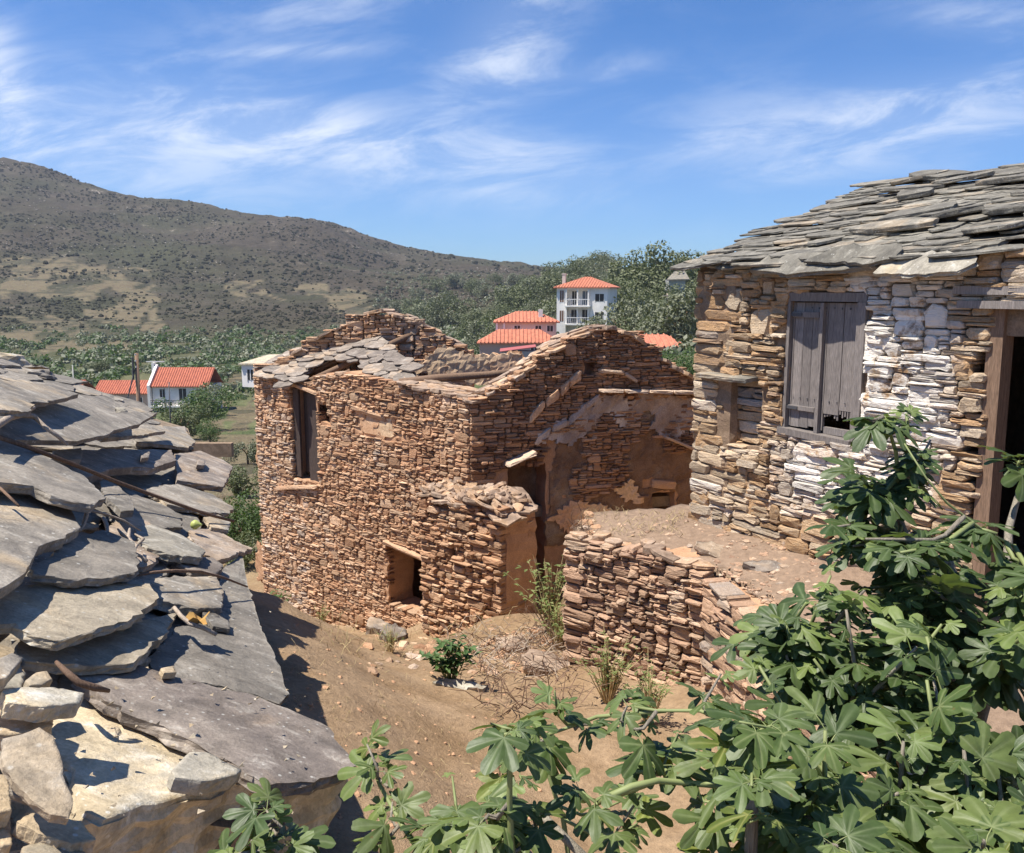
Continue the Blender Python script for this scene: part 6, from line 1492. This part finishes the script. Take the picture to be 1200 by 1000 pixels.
def strands(name, region, n, L, mat, r_=.003, h=.15, Yr=None, up_=.5, **props):
    m_ = MB(); k = 0; g = 0
    while k < n and g < n * 20:
        g += 1; u, v = ru(region[0], region[2]), ru(region[1], region[3])
        if Yr: Y = ru(*Yr); p = at_Y(u, v, Y); p[2] = float(gz(p[0], p[1]))
        else:
            d = ray(u, v); ys = np.arange(3, 15, .08); q = d[None] * (ys / d[1])[:, None]; hit = q[:, 2] <= gz(q[:, 0], q[:, 1])
            if not hit.any(): continue
            p = q[np.argmax(hit)]; p[2] = float(gz(p[0], p[1]))
        a = np.array([ru(-1, 1), ru(-1, 1), ru(0, 2) * up_]); a = unit(a) * ru(.4, 1) * L; s0 = p + np.array([ru(-.05, .05), ru(-.05, .05), ru(0, h)]); m_.tube([s0, s0 + a * .5 + np.array([ru(-.03, .03), ru(-.03, .03), .02]), s0 + a + np.array([0, 0, -L * .15])], [r_, r_ * .8, r_ * .4], 3); k += 1
    return m_.build(name, mat, None, **props)
strands('dry_brush', (520, 745, 660, 800), 170, .35, M_twig, .004, .1, up_=.35, kind='stuff')
strands('dark_brush', (550, 750, 680, 840), 200, .35, M_twigd, .005, .1, up_=.4, kind='stuff')
strands('straw_litter', (680, 604, 800, 635), 160, .1, M_straw, .0025, .04, up_=.6, kind='stuff')
strands('dry_twigs', (610, 710, 690, 775), 160, .28, M_twigd, .003, .12, up_=.6, kind='stuff')
strands('dry_grass', (1080, 890, 1180, 1000), 60, .35, M_straw, .003, .25, Yr=(2.2, 2.8), up_=1.2, kind='stuff')
strands('lane_litter', (330, 740, 620, 940), 260, .09, M_straw, .0018, .01, up_=.1, kind='stuff')
strands('dry_stalks', (380, 725, 600, 780), 160, .25, M_straw, .003, .1, up_=.8, kind='stuff')
def ground_hit(u, v):
    d = ray(u, v); ys = np.arange(2, 19, .03); q = d[None] * (ys / d[1])[:, None]; hit = q[:, 2] <= gz(q[:, 0], q[:, 1])
    return q[np.argmax(hit)] if hit.any() else None
# gravel and rubble scattered over the ground
def scatter(name, region, n, rr0, rr1, mat, tones=(.3, .9), flat=.5, **props):
    P, Rr, T = [], [], []
    us = np.array([ru(region[0], region[2]) for _ in range(n)]); vs = np.array([ru(region[1], region[3]) for _ in range(n)])
    for u, v in zip(us, vs):
        p = ground_hit(u, v)
        if p is None: continue
        P.append(p); Rr.append(rr0 + (rr1 - rr0) * rnd() ** 3); T.append((ru(*tones), 0, rnd()))
    n = len(P); P = np.array(P); Rr = np.array(Rr)[:, None, None]; g = rsn.uniform(0, 6.28, n); c, s_ = np.cos(g), np.sin(g)
    V = icoV[None] * (1 + (rsn.rand(n, 12, 1) - .5) * .6) * np.array([1.5, 1, flat]) * Rr; V2 = V.copy(); V2[..., 0] = V[..., 0] * c[:, None] - V[..., 1] * s_[:, None]; V2[..., 1] = V[..., 0] * s_[:, None] + V[..., 1] * c[:, None]
    V2 += P[:, None]; Fc = icoF[None] + (np.arange(n) * 12)[:, None, None]
    return obj(name, fast_mesh(name, V2.reshape(-1, 3), Fc.reshape(-1, 3), mat, np.repeat(np.array(T), 12, 0)), **props)
scatter('lane_gravel', (330, 720, 640, 990), 700, .004, .022, M_mortar, kind='stuff')
scatter('wall_foot_rubble', (430, 738, 680, 790), 300, .01, .08, M_ruin, kind='stuff')
scatter('path_gravel', (800, 630, 960, 740), 900, .006, .03, M_terr, kind='stuff')
scatter('terrace_rubble', (660, 608, 960, 710), 900, .006, .04, M_terr, kind='stuff')
scatter('annex_rubble', (640, 600, 700, 700), 200, .02, .09, M_ruin, kind='stuff')
def rock(u, v, w_, h, label, mat, th=.1, seed=0):
    p = ground_hit(u, v)
    if p is None: return
    V, Fc, sm = slab_data(rand_poly(w_, h, 7), th, 18, 3, .03, .012); o = obj('loose_stone', make_mesh('loose_stone', V, Fc, mat, (.7, .1, .8), sm), None, label=label, category='stone')
    n = unit([ru(-.2, .2), ru(-.35, .0), 1]); ex, ey, n = frame(n, [1, ru(-.5, .5), 0]); put_matrix(o, ex, ey, n, p + np.array([0, 0, th * .7])); return o
rock(640, 782, .42, .32, 'broad pinkish flat stone lying in dry brush beside the terrace wall', M_cope, .1)
rock(442, 742, .36, .3, 'round grey boulder at the ruin wall foot left of the cellar opening', M_slate_b, .22)
rock(462, 748, .34, .3, 'darker flat boulder just right of the round wall foot boulder', M_slate_b, .16)
rock(540, 806, .5, .1, 'long pale broken board of stone lying by the green weed', M_slate_p, .05)
rock(600, 762, .3, .25, 'pinkish stone block fallen under the stub corner', M_cope, .14)
rock(838, 648, .35, .25, 'flat grey stone set at the foot of the hut corner', M_slate_b, .06)
rock(895, 668, .3, .16, 'small grey step stone at the hut wall foot', M_slate_b, .06)

# ================================================================== AIR
hm = bpy.data.materials.new('haze'); hm.use_nodes = True; t = NT(hm.node_tree); t.n.remove(t.n['Principled BSDF'])
pv = t.node('ShaderNodeVolumePrincipled'); pv.inputs['Color'].default_value = (.80, .87, 1, 1); pv.inputs['Density'].default_value = .00015; pv.inputs['Anisotropy'].default_value = .2
t.l.new(pv.outputs[0], t.n['Material Output'].inputs['Volume'])
mb = MB(); mb.box((0, 440, 65), (1, 0, 0), (0, 1, 0), (0, 0, 1), 1700, 860, 92); ho = mb.build('haze', hm, None, kind='stuff')
